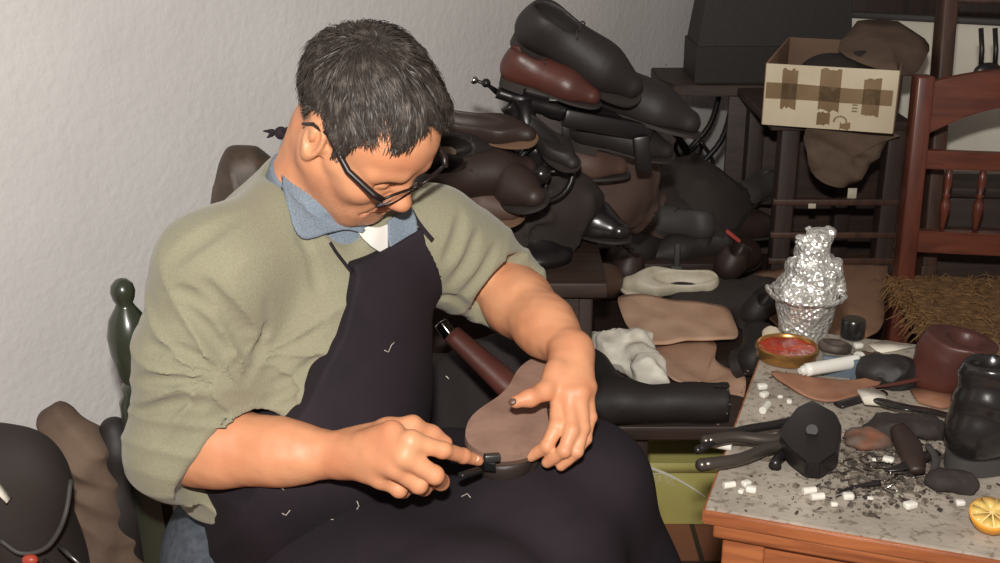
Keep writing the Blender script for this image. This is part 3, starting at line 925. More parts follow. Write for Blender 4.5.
SM = np.stack([sx_, sy_, nrm_s], 1)
Ls = float(np.linalg.norm(tip - heel)); print('shoe len', Ls)
sh_t = thing('repaired_shoe', 'upturned brown shoe sole held on the lap by the man', 'shoe', heel.tolist())
M['sole'] = mat('tan_sole', s2l(152, 120, 104), .85, col2=s2l(132, 102, 88), cscale=22, bump=.4, bscale=90)
M['sole_edge'] = mat('sole_edge', s2l(88, 66, 54), .8, bump=.5, bscale=120)
M['dark_upper'] = mat('dark_upper', s2l(52, 42, 38), .5, bump=.3, bscale=60)
ol = sole_outline(Ls, .113)
bm = bmesh.new(); bm_prism(bm, ol, -.010, 0, SM, heel)
bmesh.ops.bevel(bm, geom=[e for e in bm.edges if len(e.link_faces) == 2 and e.calc_face_angle(0) > 1], offset=.0015, segments=2, affect='EDGES')
o = obj('sole', bm, M['sole']); sharp(o); world_child(o, sh_t)
bm = bmesh.new(); bm_prism(bm, [(x, y * 1.03) for x, y in ol], -.016, -.0101, SM, heel)
o = obj('welt', bm, M['sole_edge']); sharp(o); world_child(o, sh_t)
# upper below the sole
uf = Field()
def S(x, y, z): return heel + SM @ V(x, y, z)
uf.cone(S(.04, 0, -.035), S(.12, 0, -.035), .030, .028, k=.03).cone(S(.12, 0, -.035), S(.20, 0, -.03), .028, .036, k=.03)
uf.cone(S(.19, 0, -.03), S(Ls - .04, 0, -.026), .042, .032, k=.03).cone(S(.05, 0, -.04), S(.045, 0, -.075), .032, .028, k=.03)
uf.custom(lambda p: ((p - heel.astype(np.float32)) @ nrm_s.astype(np.float32)) + .0165, heel, 9, .002, 'i')
mn, mx = np.minimum(heel, tip) - .14, np.maximum(heel, tip) + .12
o = obj('upper', uf.mesh(mn, mx, .004, 'upper'), M['dark_upper']); world_child(o, sh_t)
M['steel'] = mat('worn_steel', s2l(120, 120, 118), .35, metal=.9, bump=.2, bscale=80)
M['blade'] = mat('dark_blade', s2l(50, 50, 52), .35, metal=.6)
kt = thing('edge_trimmer', 'small dark steel scraping blade under the pointing finger at the sole edge', 'tool', P(492, 461, 1.36).tolist())
bm = bmesh.new(); a = P(484, 458, 1.352); b = P(500, 457, 1.358)
bm_bar(bm, a, b, .010, .010, .002)
o = obj('clamp', bm, M['steel']); world_child(o, kt)
bm = bmesh.new(); bm_bar(bm, P(489, 462, 1.352), P(490, 470, 1.356), .016, .004, .001)
bm_bar(bm, P(480, 470, 1.335), P(460, 476, 1.30), .010, .008, .003)
o = obj('blade', bm, M['blade']); world_child(o, kt)

# ================================================================== room shell
def plaster():
    m = bpy.data.materials.new('plaster'); m.use_nodes = True; nt = m.node_tree; b = nt.nodes['Principled BSDF']
    b.inputs['Roughness'].default_value = .85; b.inputs['Specular IOR Level'].default_value = .3
    tc = nt.nodes.new('ShaderNodeTexCoord')
    n1 = nt.nodes.new('ShaderNodeTexNoise'); n1.inputs['Scale'].default_value = 2.2; n1.inputs['Detail'].default_value = 7
    rp = nt.nodes.new('ShaderNodeValToRGB'); rp.color_ramp.elements[0].color = (*s2l(226, 223, 221), 1); rp.color_ramp.elements[1].color = (*s2l(238, 236, 234), 1)
    rp.color_ramp.elements[0].position = .3; rp.color_ramp.elements[1].position = .7
    n2 = nt.nodes.new('ShaderNodeTexNoise'); n2.inputs['Scale'].default_value = 55; n2.inputs['Detail'].default_value = 3
    n3 = nt.nodes.new('ShaderNodeTexNoise'); n3.inputs['Scale'].default_value = 9; n3.inputs['Detail'].default_value = 3
    # chips and specks
    vo = nt.nodes.new('ShaderNodeTexVoronoi'); vo.inputs['Scale'].default_value = 7
    cr = nt.nodes.new('ShaderNodeValToRGB'); cr.color_ramp.elements[0].position = .015; cr.color_ramp.elements[1].position = .035
    cr.color_ramp.elements[0].color = (*s2l(150, 138, 126), 1); cr.color_ramp.elements[1].color = (1, 1, 1, 1)
    mx = nt.nodes.new('ShaderNodeMix'); mx.data_type = 'RGBA'; mx.blend_type = 'MULTIPLY'; mx.inputs['Factor'].default_value = .8
    b1 = nt.nodes.new('ShaderNodeBump'); b1.inputs['Strength'].default_value = .5; b1.inputs['Distance'].default_value = .004
    b2 = nt.nodes.new('ShaderNodeBump'); b2.inputs['Strength'].default_value = .14; b2.inputs['Distance'].default_value = .02
    L = nt.links.new
    for n in (n1, n2, n3, vo): L(tc.outputs['Object'], n.inputs['Vector'])
    L(n1.outputs['Fac'], rp.inputs['Fac']); L(vo.outputs['Distance'], cr.inputs['Fac'])
    L(rp.outputs['Color'], mx.inputs['A']); L(cr.outputs['Color'], mx.inputs['B']); L(mx.outputs['Result'], b.inputs['Base Color'])
    L(n3.outputs['Fac'], b2.inputs['Height']); L(n2.outputs['Fac'], b1.inputs['Height']); L(b2.outputs['Normal'], b1.inputs['Normal']); L(b1.outputs['Normal'], b.inputs['Normal'])
    return m
M['plaster'] = plaster()
def tiles():
    m = bpy.data.materials.new('terracotta_tiles'); m.use_nodes = True; nt = m.node_tree; b = nt.nodes['Principled BSDF']; b.inputs['Roughness'].default_value = .6
    tc = nt.nodes.new('ShaderNodeTexCoord'); br = nt.nodes.new('ShaderNodeTexBrick'); br.offset = 0
    br.inputs['Scale'].default_value = 1; br.inputs['Brick Width'].default_value = .22; br.inputs['Row Height'].default_value = .22; br.inputs['Mortar Size'].default_value = .006
    br.inputs['Color1'].default_value = (*s2l(150, 98, 76), 1); br.inputs['Color2'].default_value = (*s2l(132, 84, 66), 1); br.inputs['Mortar'].default_value = (*s2l(60, 50, 45), 1)
    nt.links.new(tc.outputs['Object'], br.inputs['Vector']); nt.links.new(br.outputs['Color'], b.inputs['Base Color'])
    return m
bm = bmesh.new(); bm_box(bm, (.6, 1.6, -.03), (6, 6.6, .06)); o = obj('floor', bm, tiles(), smooth=False); tag(o, kind='structure')
WA = V(-.90, 1.92, 0); WD = nrm(V(1, 1.28, 0)); WN = V(WD[1], -WD[0], 0)   # wall line and its normal into the room
a0 = WA - WD * 2.2; a1 = WA + WD * 5.2
bm = bmesh.new(); vs = [(a0), (a1), (a1 - WN * .12), (a0 - WN * .12)]
bm_prism(bm, [(v[0], v[1]) for v in vs], 0, 2.7); bmesh.ops.recalc_face_normals(bm, faces=bm.faces)
o = obj('wall_back', bm, M['plaster'], smooth=False); tag(o, kind='structure')

# ------------------------------------------------------------------ woods
M['green'] = mat('green_paint', s2l(52, 58, 44), .3, col2=s2l(44, 48, 38), cscale=10, bump=.1, bscale=30, coat=.5)
M['redwood'] = wood('reddish_varnished_wood', s2l(112, 58, 42), s2l(84, 42, 32), 5, .4, coat=.25)
M['redwood_x'] = wood('reddish_varnished_wood_x', s2l(116, 60, 42), s2l(88, 44, 32), 5, .4, axis='X', coat=.25)
M['darkwood'] = wood('dark_old_wood', s2l(58, 42, 36), s2l(40, 30, 28), 5, .55)
M['darkwood_x'] = wood('dark_old_wood_x', s2l(66, 48, 40), s2l(44, 33, 30), 5, .55, axis='X')
M['brownwood'] = wood('brown_wood', s2l(84, 58, 46), s2l(60, 42, 35), 5, .5)
M['orange_edge'] = wood('orange_varnish', s2l(178, 108, 66), s2l(132, 74, 46), 6, .35, axis='X', coat=.5)
M['rush'] = mat('woven_rush', s2l(142, 108, 70), .8, col2=s2l(98, 72, 46), cscale=60, bump=.8, bscale=90, dist=.004)
M['straw'] = mat('frayed_straw', s2l(168, 130, 84), .75, col2=s2l(110, 78, 48), cscale=80)

# ------------------------------------------------------------------ rush-seated chairs
def rush_seat(w, d, z, th, mat_, parent, name='seat'):
    """four woven triangles meeting in an X: a grid with strand ridges"""
    n = 90; bm = bmesh.new(); g = []
    for i in range(n + 1):
        row = []
        for j in range(n + 1):
            u, v = i / n * 2 - 1, j / n * 2 - 1
            if abs(u) > abs(v): q = v * 40
            else: q = u * 40
            r = abs(math.sin(q)) * .0025
            edge = max(abs(u), abs(v)); dz = -th * .9 * max(0, (edge - .9) / .1) ** 2 + .006 * math.cos(u * 1.5) * math.cos(v * 1.5) - .006 * (1 - edge) * 0
            dip = -.012 * (1 - min(1, (u * u + v * v)))
            row.append(bm.verts.new((u * w / 2, v * d / 2, z + dz + r + dip)))
        g.append(row)
    for i in range(n):
        for j in range(n): bm.faces.new((g[i][j], g[i + 1][j], g[i + 1][j + 1], g[i][j + 1]))
    # underside and rim
    r = bmesh.ops.extrude_face_region(bm, geom=list(bm.faces))
    vs = [e for e in r['geom'] if isinstance(e, bmesh.types.BMVert)]
    for v in vs: v.co.z = z - th * .5
    bmesh.ops.recalc_face_normals(bm, faces=bm.faces)
    return obj(name, bm, mat_, parent)
def turned(z0, z1, r, finial=True):
    """profile of a back post's turned top"""
    h = z1 - z0
    return [(r * 1.0, z0), (r * 1.0, z0 + h * .25), (r * .75, z0 + h * .30), (r * .8, z0 + h * .34), (r * .6, z0 + h * .37), (r * .85, z0 + h * .42), (r * 1.05, z0 + h * .56), (r * 1.1, z0 + h * .66), (r * .9, z0 + h * .76), (r * .5, z0 + h * .83), (r * .42, z0 + h * .85), (r * .55, z0 + h * .88), (r * .62, z0 + h * .92), (r * .55, z0 + h * .96), (r * .3, z0 + h * .99), (.0005, z1)]
# the cobbler's chair: green
pA = P(150, 380, 1.60); pA[2] = 0
pB = pA + Ts * .42
ch = thing('rush_seated_chair', 'dark green painted chair with ball finials that the man sits on', 'chair', pA.tolist())
pC, pD = pA + Tn * .40 + Ts * .0, pB + Tn * .40
ztop = P(134, 283, pA[1])[2]
def green_post(p, lean):
    bm = bmesh.new(); topp = p + lean
    bm_bar(bm, p + V(0, 0, .0), p + lean * .72 + V(0, 0, (ztop) * .72), .052, .042, .004)
    d = lean * 1.0 + V(0, 0, ztop); F = frame_z(d); Lh = float(np.linalg.norm(d))
    bm_lathe(bm, turned(Lh * .70, Lh, .029), 20, p, F)
    return bm
for p in (pA, pB):
    o = obj('back_post', green_post(p, -Tn * .03 - V(.012, 0, 0)), M['green']); sharp(o, 50); world_child(o, ch)
for p in (pC, pD):
    bm = bmesh.new(); bm_bar(bm, p, p + V(0, 0, .41), .04, .04, .004); o = obj('front_leg', bm, M['green']); world_child(o, ch)
for z in (.52, .66):
    bm = bmesh.new(); bm_bar(bm, pA + V(0, 0, z) - Tn * .02, pB + V(0, 0, z) - Tn * .02, .055, .014, .004); o = obj('back_rail', bm, M['green']); world_child(o, ch)
for a, b in ((pA, pC), (pB, pD), (pC, pD), (pA, pB)):
    for z in (.16, .375):
        bm = bmesh.new(); bm_bar(bm, a + V(0, 0, z), b + V(0, 0, z), .024, .024, .004); o = obj('stretcher', bm, M['green']); world_child(o, ch)
seat = rush_seat(.44, .40, 0, .04, M['rush'], None)
seat.matrix_world = Matrix.Translation(((pA + pD) / 2 + V(0, 0, .41)).tolist()) @ Matrix(np.stack([Ts, -Tn, V(0, 0, 1)], 1).tolist()).to_4x4(); world_child(seat, ch)

# the reddish chair on the right
rb = P(903, 278, 2.62); ZS = float(rb[2])
rc = thing('rush_seated_chair', 'reddish varnished wooden chair with turned spindles, straw seat behind the workbench', 'chair', (float(rb[0]), float(rb[1]), 0), rotz=R(-6))
hpost = P(910, 75, 2.66)[2]
def rpost(x, lean=.04):
    bm = bmesh.new()
    bm_bar(bm, (x, 0, 0), (x, 0, ZS), .062, .045, .005); bm_bar(bm, (x, 0, ZS - .01), (x, lean, hpost), .062, .040, .006)
    return bm
for x in (0, .42):
    o = obj('back_post', rpost(x), M['redwood'], rc)
for x in (0, .42):
    bm = bmesh.new(); bm_bar(bm, (x - .0, -.38, 0), (x, -.38, ZS - .01), .04, .04, .005); obj('front_leg', bm, M['redwood'], rc)
def curved_rail(z0, z1, arch_top, arch_bot, th, x0=.01, x1=.41, y=.035):
    bm = bmesh.new(); n = 16; A = []
    for i in range(n + 1):
        t = i / n; x = x0 + (x1 - x0) * t; bow = math.sin(PI * t)
        A.append((x, z0 + arch_bot * bow, z1 + arch_top * bow, y - .012 * bow))
    vv = [[bm.verts.new((x, yy + sy * th / 2, z)) for sy, z in ((-1, zl), (-1, zh), (1, zh), (1, zl))] for x, zl, zh, yy in A]
    for i in range(n):
        for k in range(4): bm.faces.new((vv[i][k], vv[i + 1][k], vv[i + 1][(k + 1) % 4], vv[i][(k + 1) % 4]))
    bm.faces.new(vv[0][::-1]); bm.faces.new(vv[-1]); bmesh.ops.recalc_face_normals(bm, faces=bm.faces)
    bmesh.ops.bevel(bm, geom=[e for e in bm.edges if e.calc_face_angle(0) > 1], offset=.004, segments=2, affect='EDGES')
    return bm
H_ = hpost - ZS
o = obj('top_rail', curved_rail(ZS + H_ * .71, ZS + H_ * .97, .035, .075, .030), M['redwood_x'], rc); sharp(o, 50)
o = obj('middle_rail', curved_rail(ZS + H_ * .555, ZS + H_ * .645, 0, 0, .026, y=.026), M['redwood_x'], rc); sharp(o, 50)
o = obj('lower_rail', curved_rail(ZS + H_ * .14, ZS + H_ * .25, .0, .0, .026, y=.01), M['redwood_x'], rc); sharp(o, 50)
for k in range(4):
    x = .078 + k * .075; zz0, zz1 = ZS + H_ * .24, ZS + H_ * .58; h = zz1 - zz0; r = .0085
    bm = bmesh.new(); bm_lathe(bm, [(r * .7, zz0), (r * .8, zz0 + h * .1), (r * 1.3, zz0 + h * .3), (r * 1.4, zz0 + h * .42), (r * .7, zz0 + h * .5), (r * 1.2, zz0 + h * .54), (r * .7, zz0 + h * .58), (r * 1.2, zz0 + h * .75), (r * .7, zz0 + h)], 14, (x, .018, 0)); obj('spindle', bm, M['redwood'], rc)
for z in (.14, .28):
    for a, b in (((0, 0), (0, -.38)), ((.42, 0), (.42, -.38)), ((0, -.38), (.42, -.38))):
        bm = bmesh.new(); bm_bar(bm, (*a, z), (*b, z), .022, .022, .004); obj('stretcher', bm, M['redwood'], rc)
st = rush_seat(.47, .43, ZS + .005, .05, M['rush'], rc); st.location = (.21, -.19, 0)
# frayed straw at the corner of the seat
rs = np.random.RandomState(5); bm = bmesh.new()
for i in range(520):
    side = rs.rand() < .45
    if side: x, y = -.03 + rs.normal() * .01, rs.uniform(-.40, -.02)
    else: x, y = rs.uniform(-.03, .42), rs.uniform(-.42, .0)
    p = V(x, y, ZS + .012); d = nrm(V(rs.normal() * .8 - (.5 if side else 0), -.8 + rs.normal() * .6, rs.normal() * .22)); l = rs.uniform(.02, .055)
    pts = [p, p + d * l * .5 + V(0, 0, .006), p + d * l + V(0, 0, -.004 - rs.rand() * .012)]
    bm_tube(bm, pts, [.0011, .0010, .0006], 3, cap=False)
o = obj('frayed_straw', bm, M['straw'], rc); o['kind'] = 'stuff'

# ------------------------------------------------------------------ workbench in front on the right
ZB = .65
FL, RL, FR = PZ(706, 507, ZB), PZ(772, 327, ZB), PZ(1010, 559, ZB)
ex = nrm(FR - FL); ey = V(-ex[1], ex[0], 0); depth = float((RL - FL) @ ey); skew = float((RL - FL) @ ex)
wb = thing('workbench', 'low wooden workbench with a dusty grey top and orange varnished edge', 'workbench', (float(FL[0]), float(FL[1]), 0), rotz=math.atan2(ex[1], ex[0]))
BW = .78; BD = depth
def bench_top_mat():
    m = mat('dusty_bench_top', s2l(182, 172, 158), .85, col2=s2l(150, 140, 128), cscale=14, bump=.5, bscale=120, cmix=(.35, .7))
    nt = m.node_tree; b = nt.nodes['Principled BSDF']
    vo = nt.nodes.new('ShaderNodeTexNoise'); vo.inputs['Scale'].default_value = 90; vo.inputs['Detail'].default_value = 8
    rp = nt.nodes.new('ShaderNodeValToRGB'); rp.color_ramp.elements[0].position = .36; rp.color_ramp.elements[1].position = .46
    rp.color_ramp.elements[0].color = (.6, .57, .54, 1); rp.color_ramp.elements[1].color = (1, 1, 1, 1)
    mx = nt.nodes.new('ShaderNodeMix'); mx.data_type = 'RGBA'; mx.blend_type = 'MULTIPLY'; mx.inputs['Factor'].default_value = 1
    src = b.inputs['Base Color'].links[0].from_socket
    tc = [n for n in nt.nodes if n.type == 'TEX_COORD'][0]
    nt.links.new(tc.outputs['Object'], vo.inputs['Vector']); nt.links.new(vo.outputs['Fac'], rp.inputs['Fac'])
    nt.links.new(src, mx.inputs['A']); nt.links.new(rp.outputs['Color'], mx.inputs['B']); nt.links.new(mx.outputs['Result'], b.inputs['Base Color'])
    return m
poly = [(0, 0), (BW, 0), (BW + skew, BD), (skew, BD)]
bm = bmesh.new(); bm_prism(bm, poly, ZB - .004, ZB); obj('worktop', bm, bench_top_mat(), wb, smooth=False)
bm = bmesh.new(); bm_prism(bm, [(-.004, -.004), (BW + .004, -.004), (BW + skew + .004, BD + .004), (skew - .004, BD + .004)], ZB - .024, ZB - .0041)
bmesh.ops.bevel(bm, geom=list(bm.edges), offset=.003, segments=2, affect='EDGES'); o = obj('top_board', bm, M['orange_edge'], wb); sharp(o)
bm = bmesh.new(); bm_box(bm, (BW / 2 + .01, .018, ZB - .036), (BW - .0, .028, .022), None, .004)
obj('edge_strip', bm, M['orange_edge'], wb)
bm = bmesh.new(); bm_box(bm, (BW / 2 + .02, .035, ZB - .095), (BW - .06, .022, .09), None, .003); obj('apron_rail', bm, M['orange_edge'], wb)
for x, y in ((.05, .04), (BW - .05, .04), (.05 + skew, BD - .05), (BW - .05 + skew, BD - .05)):
    bm = bmesh.new(); bm_bar(bm, (x, y, 0), (x, y, ZB - .025), .055, .055, .004); obj('leg', bm, M['orange_edge'], wb)
def W_(px, py, dz=0):   # a point on the bench top
    return PZ(px, py, ZB + dz)

# ------------------------------------------------------------------ low dark bench B carrying the leathers, plank table A carrying the machine
ZL = .42
lb = thing('low_bench', 'low dark wooden bench heaped with leather pieces and shoes', 'bench', (.215, 2.02, 0))
bm = bmesh.new(); bm_box(bm, (.31, .34, ZL - .015), (.62, .68, .03), None, .004); obj('bench_top', bm, M['darkwood_x'], lb)
for x, y in ((.05, .06), (.57, .06), (.05, .62), (.57, .62)):
    bm = bmesh.new(); bm_bar(bm, (x, y, 0), (x, y, ZL - .03), .05, .05, .004); obj('leg', bm, M['darkwood'], lb)
ZA = .70
ta = thing('plank_table', 'dark plank table behind the man under the patching machine', 'table', (-.32, 2.05, 0))
TAW, TAD = .52, .62
bm = bmesh.new(); bm_box(bm, (TAW / 2, TAD / 2, ZA - .015), (TAW, TAD, .03), None, .004); obj('table_top', bm, M['darkwood_x'], ta)
for x, y in ((.05, .05), (TAW - .05, .05), (.05, TAD - .05), (TAW - .05, TAD - .05)):
    bm = bmesh.new(); bm_bar(bm, (x, y, 0), (x, y, ZA - .03), .05, .05, .004); obj('leg', bm, M['darkwood'], ta)
bm = bmesh.new(); bm_box(bm, (TAW / 2, .03, ZA - .09), (TAW - .1, .02, .12), None, .003); obj('side_rail', bm, M['darkwood_x'], ta)

# ================================================================== shoes
M['black_gloss'] = mat('black_gloss_leather', s2l(34, 31, 31), .25, bump=.12, bscale=50, coat=.3)
M['black_dull'] = mat('black_dull_leather', s2l(38, 33, 32), .6, bump=.3, bscale=60)
M['dark_brown'] = mat('dark_brown_leather', s2l(52, 38, 34), .5, bump=.25, bscale=60)
M['red_brown'] = mat('reddish_brown_leather', s2l(88, 48, 40), .42, bump=.2, bscale=60, col2=s2l(76, 42, 36), cscale=12)
M['mid_brown'] = mat('mid_brown_leather', s2l(84, 62, 52), .6, bump=.25, bscale=60)
M['grey_leather'] = mat('dusty_grey_leather', s2l(66, 63, 61), .6, bump=.3, bscale=60)
M['cream'] = mat('cream_leather', s2l(214, 206, 186), .5, col2=s2l(190, 180, 158), cscale=18)
M['lining'] = mat('beige_lining', s2l(176, 152, 128), .85)
M['rubber'] = mat('dark_sole_rubber', s2l(50, 43, 40), .7)
M['tan_edge'] = mat('tan_welt', s2l(122, 92, 72), .7)
def shoe_outline(L, W_):
    return [(x - L / 2, y) for x, y in sole_outline(L, W_)]
def shoe_mesh(kind, L=.28, W_=.098):
    f = Field(); h = -L / 2; k = L / .28
    if kind == 'slip':
        f.cone((h + .036, 0, .034), (h + .18 * k, 0, .028), .035, .042, k=.03).cone((h + .18 * k, 0, .028), (L / 2 - .030, 0, .020), .042, .024, k=.03)
        f.custom(lambda p: p[..., 2] - .052 - .06 * np.maximum(0, -.04 - p[..., 0]), (0, 0, 0), 9, .003, 'i')
        f.ell((h + .098 * k, 0, .060), (.090 * k, .0285, .044), None, .004, 's')
    else:
        f.cone((h + .036, 0, .038), (h + .19 * k, 0, .032), .033, .041, k=.03).cone((h + .19 * k, 0, .032), (L / 2 - .034, 0, .026), .041, .027, k=.03)
        if kind == 'oxford':
            f.cone((h + .036, 0, .04), (h + .042, 0, .072), .033, .029, k=.03).cone((h + .045, 0, .070), (h + .16 * k, 0, .046), .031, .034, k=.04)
            f.ell((h + .062, 0, .100), (.050, .0215, .055), None, .005, 's')
            f.ell((h + .055, 0, .118), (.085, .05, .020), None, .012, 's')
        else:
            top = .150 if kind == 'ankle_boot' else .30
            f.cone((h + .040, 0, .05), (h + .050, 0, top), .035, .039, k=.03).cone((h + .07, 0, .085), (h + .17 * k, 0, .048), .034, .034, k=.05)
            f.cone((h + .050, 0, .07), (h + .052, 0, top + .06), .026, .033, k=.004, mode='s')
            f.ell((h + .05, 0, top + .045), (.09, .06, .05), None, .006, 's')
            f.disp(lambda p, d: -(.0022 if kind == 'ankle_boot' else .0008) * np.sin(p[..., 2] * (150 if kind == 'ankle_boot' else 60) + 1.2 * np.sin(p[..., 1] * 60)) * np.clip((p[..., 2] - .05) * 20, 0, 1))
    f.disp(lambda p, d: .0012 * snoise(p, 40, 2))
    f.custom(lambda p: .0125 - p[..., 2], (0, 0, 0), 9, .003, 'i')
    zt = {'slip': .075, 'oxford': .13, 'ankle_boot': .19, 'tall_boot': .34}[kind]
    return f.mesh(V(-L / 2 - .03, -.07, -.01), V(L / 2 + .03, .07, zt), .0042, kind)
def make_shoe(kind, name, label, upper, sole='rubber', L=.28, W_=.098, laces=True, cat='shoe', group=None):
    t = thing(name, label, cat, group=group)
    obj('upper', shoe_mesh(kind, L, W_), M[upper], t)
    ol = shoe_outline(L, W_)
    if kind == 'oxford':
        bm = bmesh.new(); bm_prism(bm, [(x * .30 - L * .27, y * .62) for x, y in ol], .050, .054); obj('insole', bm, M['lining'], t)
    bm = bmesh.new(); bm_prism(bm, [(x, y * 1.03) for x, y in ol], .007, .0135); o = obj('sole', bm, M[sole], t); sharp(o)
    heel_o = [(x, y * 1.02) for x, y in ol if x < -L / 2 + L * .27]
    heel_o = sorted(heel_o, key=lambda p: math.atan2(p[1], p[0] + L / 2 - L * .13))
    hz = -.012 if kind != 'slip' else 0
    bm = bmesh.new(); bm_prism(bm, heel_o, hz, .0069); o = obj('heel', bm, M[sole], t); sharp(o)
    if kind == 'oxford' and laces:
        bm = bmesh.new()
        for i in range(4):
            x = -L / 2 + .112 + i * .017; z = .084 - i * .0085
            bm_tube(bm, [(x, -.022, z - .008), (x, -.01, z), (x, .01, z), (x, .022, z - .008)], .0017, 6)
        for s in (-1, 1):
            bm_tube(bm, smooth_path([(-L / 2 + .110, 0, .086), (-L / 2 + .105, s * .016, .094), (-L / 2 + .113, s * .027, .086), (-L / 2 + .112, s * .008, .085)], 5), .0016, 6)
        obj('laces', bm, M['rubber'], t)
    return t
def eul(yaw, pitch=0, roll=0):
    m = Matrix.Rotation(R(yaw), 3, 'Z') @ Matrix.Rotation(R(pitch), 3, 'Y') @ Matrix.Rotation(R(roll), 3, 'X')
    return m.to_euler()
protos = {}
def put(kind, name, label, loc, rot, upper, sole='rubber', s=1., cat='shoe', group=None, L=.28):
    """the first of a kind is built, the next ones are copies with their own label"""
    key = (kind, name, L)
    if key not in protos:
        t = make_shoe(kind, name, label, upper, sole, L=L, cat=cat, group=group); protos[key] = t
        t.location = np.array(loc).tolist(); t.rotation_euler = eul(*rot); t.scale = (s,) * 3; return t
    t = dup(protos[key], np.array(loc).tolist(), eul(*rot), label, group, s, {'upper': M[upper], 'sole': M[sole], 'heel': M[sole]})
    return t

# ------------------------------------------------------------------ the patching machine behind his shoulder
M['iron'] = mat('black_japanned_iron', s2l(36, 33, 33), .35, metal=.3, bump=.1, bscale=30)
M['ball'] = mat('bright_steel', s2l(200, 196, 190), .15, metal=1)
YM = 2.20
mb = P(535, 196, YM); mb[2] = ZA
pm = thing('patching_machine', 'black iron shoe patching machine with steel balls on its crank, behind the man', 'sewing machine', mb.tolist())
bm = bmesh.new(); bm_lathe(bm, [(.075, 0), (.075, .018), (.055, .028), (.032, .05), (.026, .10), (.024, .18), (.030, .215), (.030, .235)], 24, mb); obj('column', bm, M['iron']); world_child(bpy.data.objects['column'], pm)
a = P(497, 92, YM); b = P(640, 128, YM + .05)
bm = bmesh.new(); bm_tube(bm, smooth_path([a, P(523, 100, YM), P(570, 112, YM + .02), b], 6), [.012] * 5 + [.018] * 5 + [.022] * 5 + [.02] * 4, 14); o = obj('arm', bm, M['iron']); world_child(o, pm)
bm = bmesh.new(); bm_tube(bm, [P(523, 98, YM), P(527, 130, YM), mb + V(0, 0, .2)], [.022, .020, .026], 14); o = obj('neck', bm, M['iron']); world_child(o, pm)
bm = bmesh.new(); bm_tube(bm, [P(472, 79, YM - .02), P(488, 85, YM - .01), a], [.003, .0035, .006], 10); o = obj('crank_arm', bm, M['iron']); world_child(o, pm)
for px, py, r in ((474, 80, .0075), (486, 83, .0085)):
    bm = bmesh.new(); bmesh.ops.create_uvsphere(bm, u_segments=16, v_segments=10, radius=r); o = obj('crank_ball', bm, M['ball'] if r < .008 else M['iron']); o.location = P(px, py, YM - .02).tolist(); world_child(o, pm)
bm = bmesh.new(); bm_tube(bm, [P(549, 100, YM - .03), P(575, 101, YM - .03), P(584, 104, YM - .03)], [.0035, .0035, .005], 10); o = obj('needle_bar', bm, M['ball']); world_child(o, pm)
bm = bmesh.new(); q = smooth_path([P(508, 105, YM - .03), P(514, 118, YM - .03), P(500, 140, YM - .02), P(470, 168, YM - .02)], 6)
bm_tube(bm, q, [.016, .016, .015, .013, .012, .012] + [.012] * (len(q) - 6), 12); o = obj('treadle_lever', bm, M['iron']); world_child(o, pm)
bm = bmesh.new(); bm_bar(bm, P(562, 116, YM), P(650, 132, YM + .03), .045, .035, .008); bm_bar(bm, P(566, 122, YM), P(566, 146, YM), .018, .018, .004); bm_bar(bm, P(640, 135, YM), P(644, 170, YM), .03, .03, .006)
o = obj('machine_head', bm, M['iron']); sharp(o); world_child(o, pm)
bm = bmesh.new(); F = frame_z(V(.3, -1, .2)); c = P(545, 172, YM - .06)
for k in range(28):
    a1 = 2 * PI * k / 28; a2 = 2 * PI * (k + 1) / 28
    bm_tube(bm, [c + F @ V(.055 * math.cos(a1), .055 * math.sin(a1), 0), c + F @ V(.055 * math.cos(a2), .055 * math.sin(a2), 0)], .006, 8, cap=False)
for k in range(4): bm_tube(bm, [c, c + F @ V(.052 * math.cos(k * PI / 2), .052 * math.sin(k * PI / 2), 0)], .0045, 8)
bmesh.ops.create_uvsphere(bm, u_segments=12, v_segments=8, radius=.012, matrix=Matrix.Translation(c.tolist()))
o = obj('hand_wheel', bm, M['iron']); world_child(o, pm)
bm = bmesh.new(); bmesh.ops.create_uvsphere(bm, u_segments=16, v_segments=12, radius=.019); o = obj('crank_knob', bm, M['black_gloss']); o.location = P(541, 174, YM - .10).tolist(); world_child(o, pm)

# shoes on top of the machine
put('oxford', 'laced_shoe', 'large black laced shoe on top of the patching machine, toe pointing down', P(576, 69, YM), (-6, 27, 30), 'black_dull', s=.95)
put('oxford', 'laced_shoe', 'reddish brown shoe wedged under the large black shoe on the machine', P(550, 94, YM - .03), (-14, 14, 8), 'red_brown', s=.70)
put('oxford', 'laced_shoe', 'black shoe with steel eyelet lying right of the machine under the black laced shoe', P(630, 120, YM + .06), (-12, 14, 0), 'black_dull', s=1.0)
put('oxford', 'laced_shoe', 'dark shoe below the machine arm, toe towards the sewing table', P(622, 152, YM + .06), (-4, 10, 10), 'black_dull', s=.74)
bm = bmesh.new(); bmesh.ops.create_uvsphere(bm, u_segments=12, v_segments=8, radius=.009)
bm_tube(bm, [(0, 0, 0), (0, 0, -.03)], .003, 8); o = obj('brass_knob', bm, M['ball']); o.location = P(621, 70, YM + .06).tolist(); tag(o, 'small round metal knob sticking up behind the black shoes', 'knob')
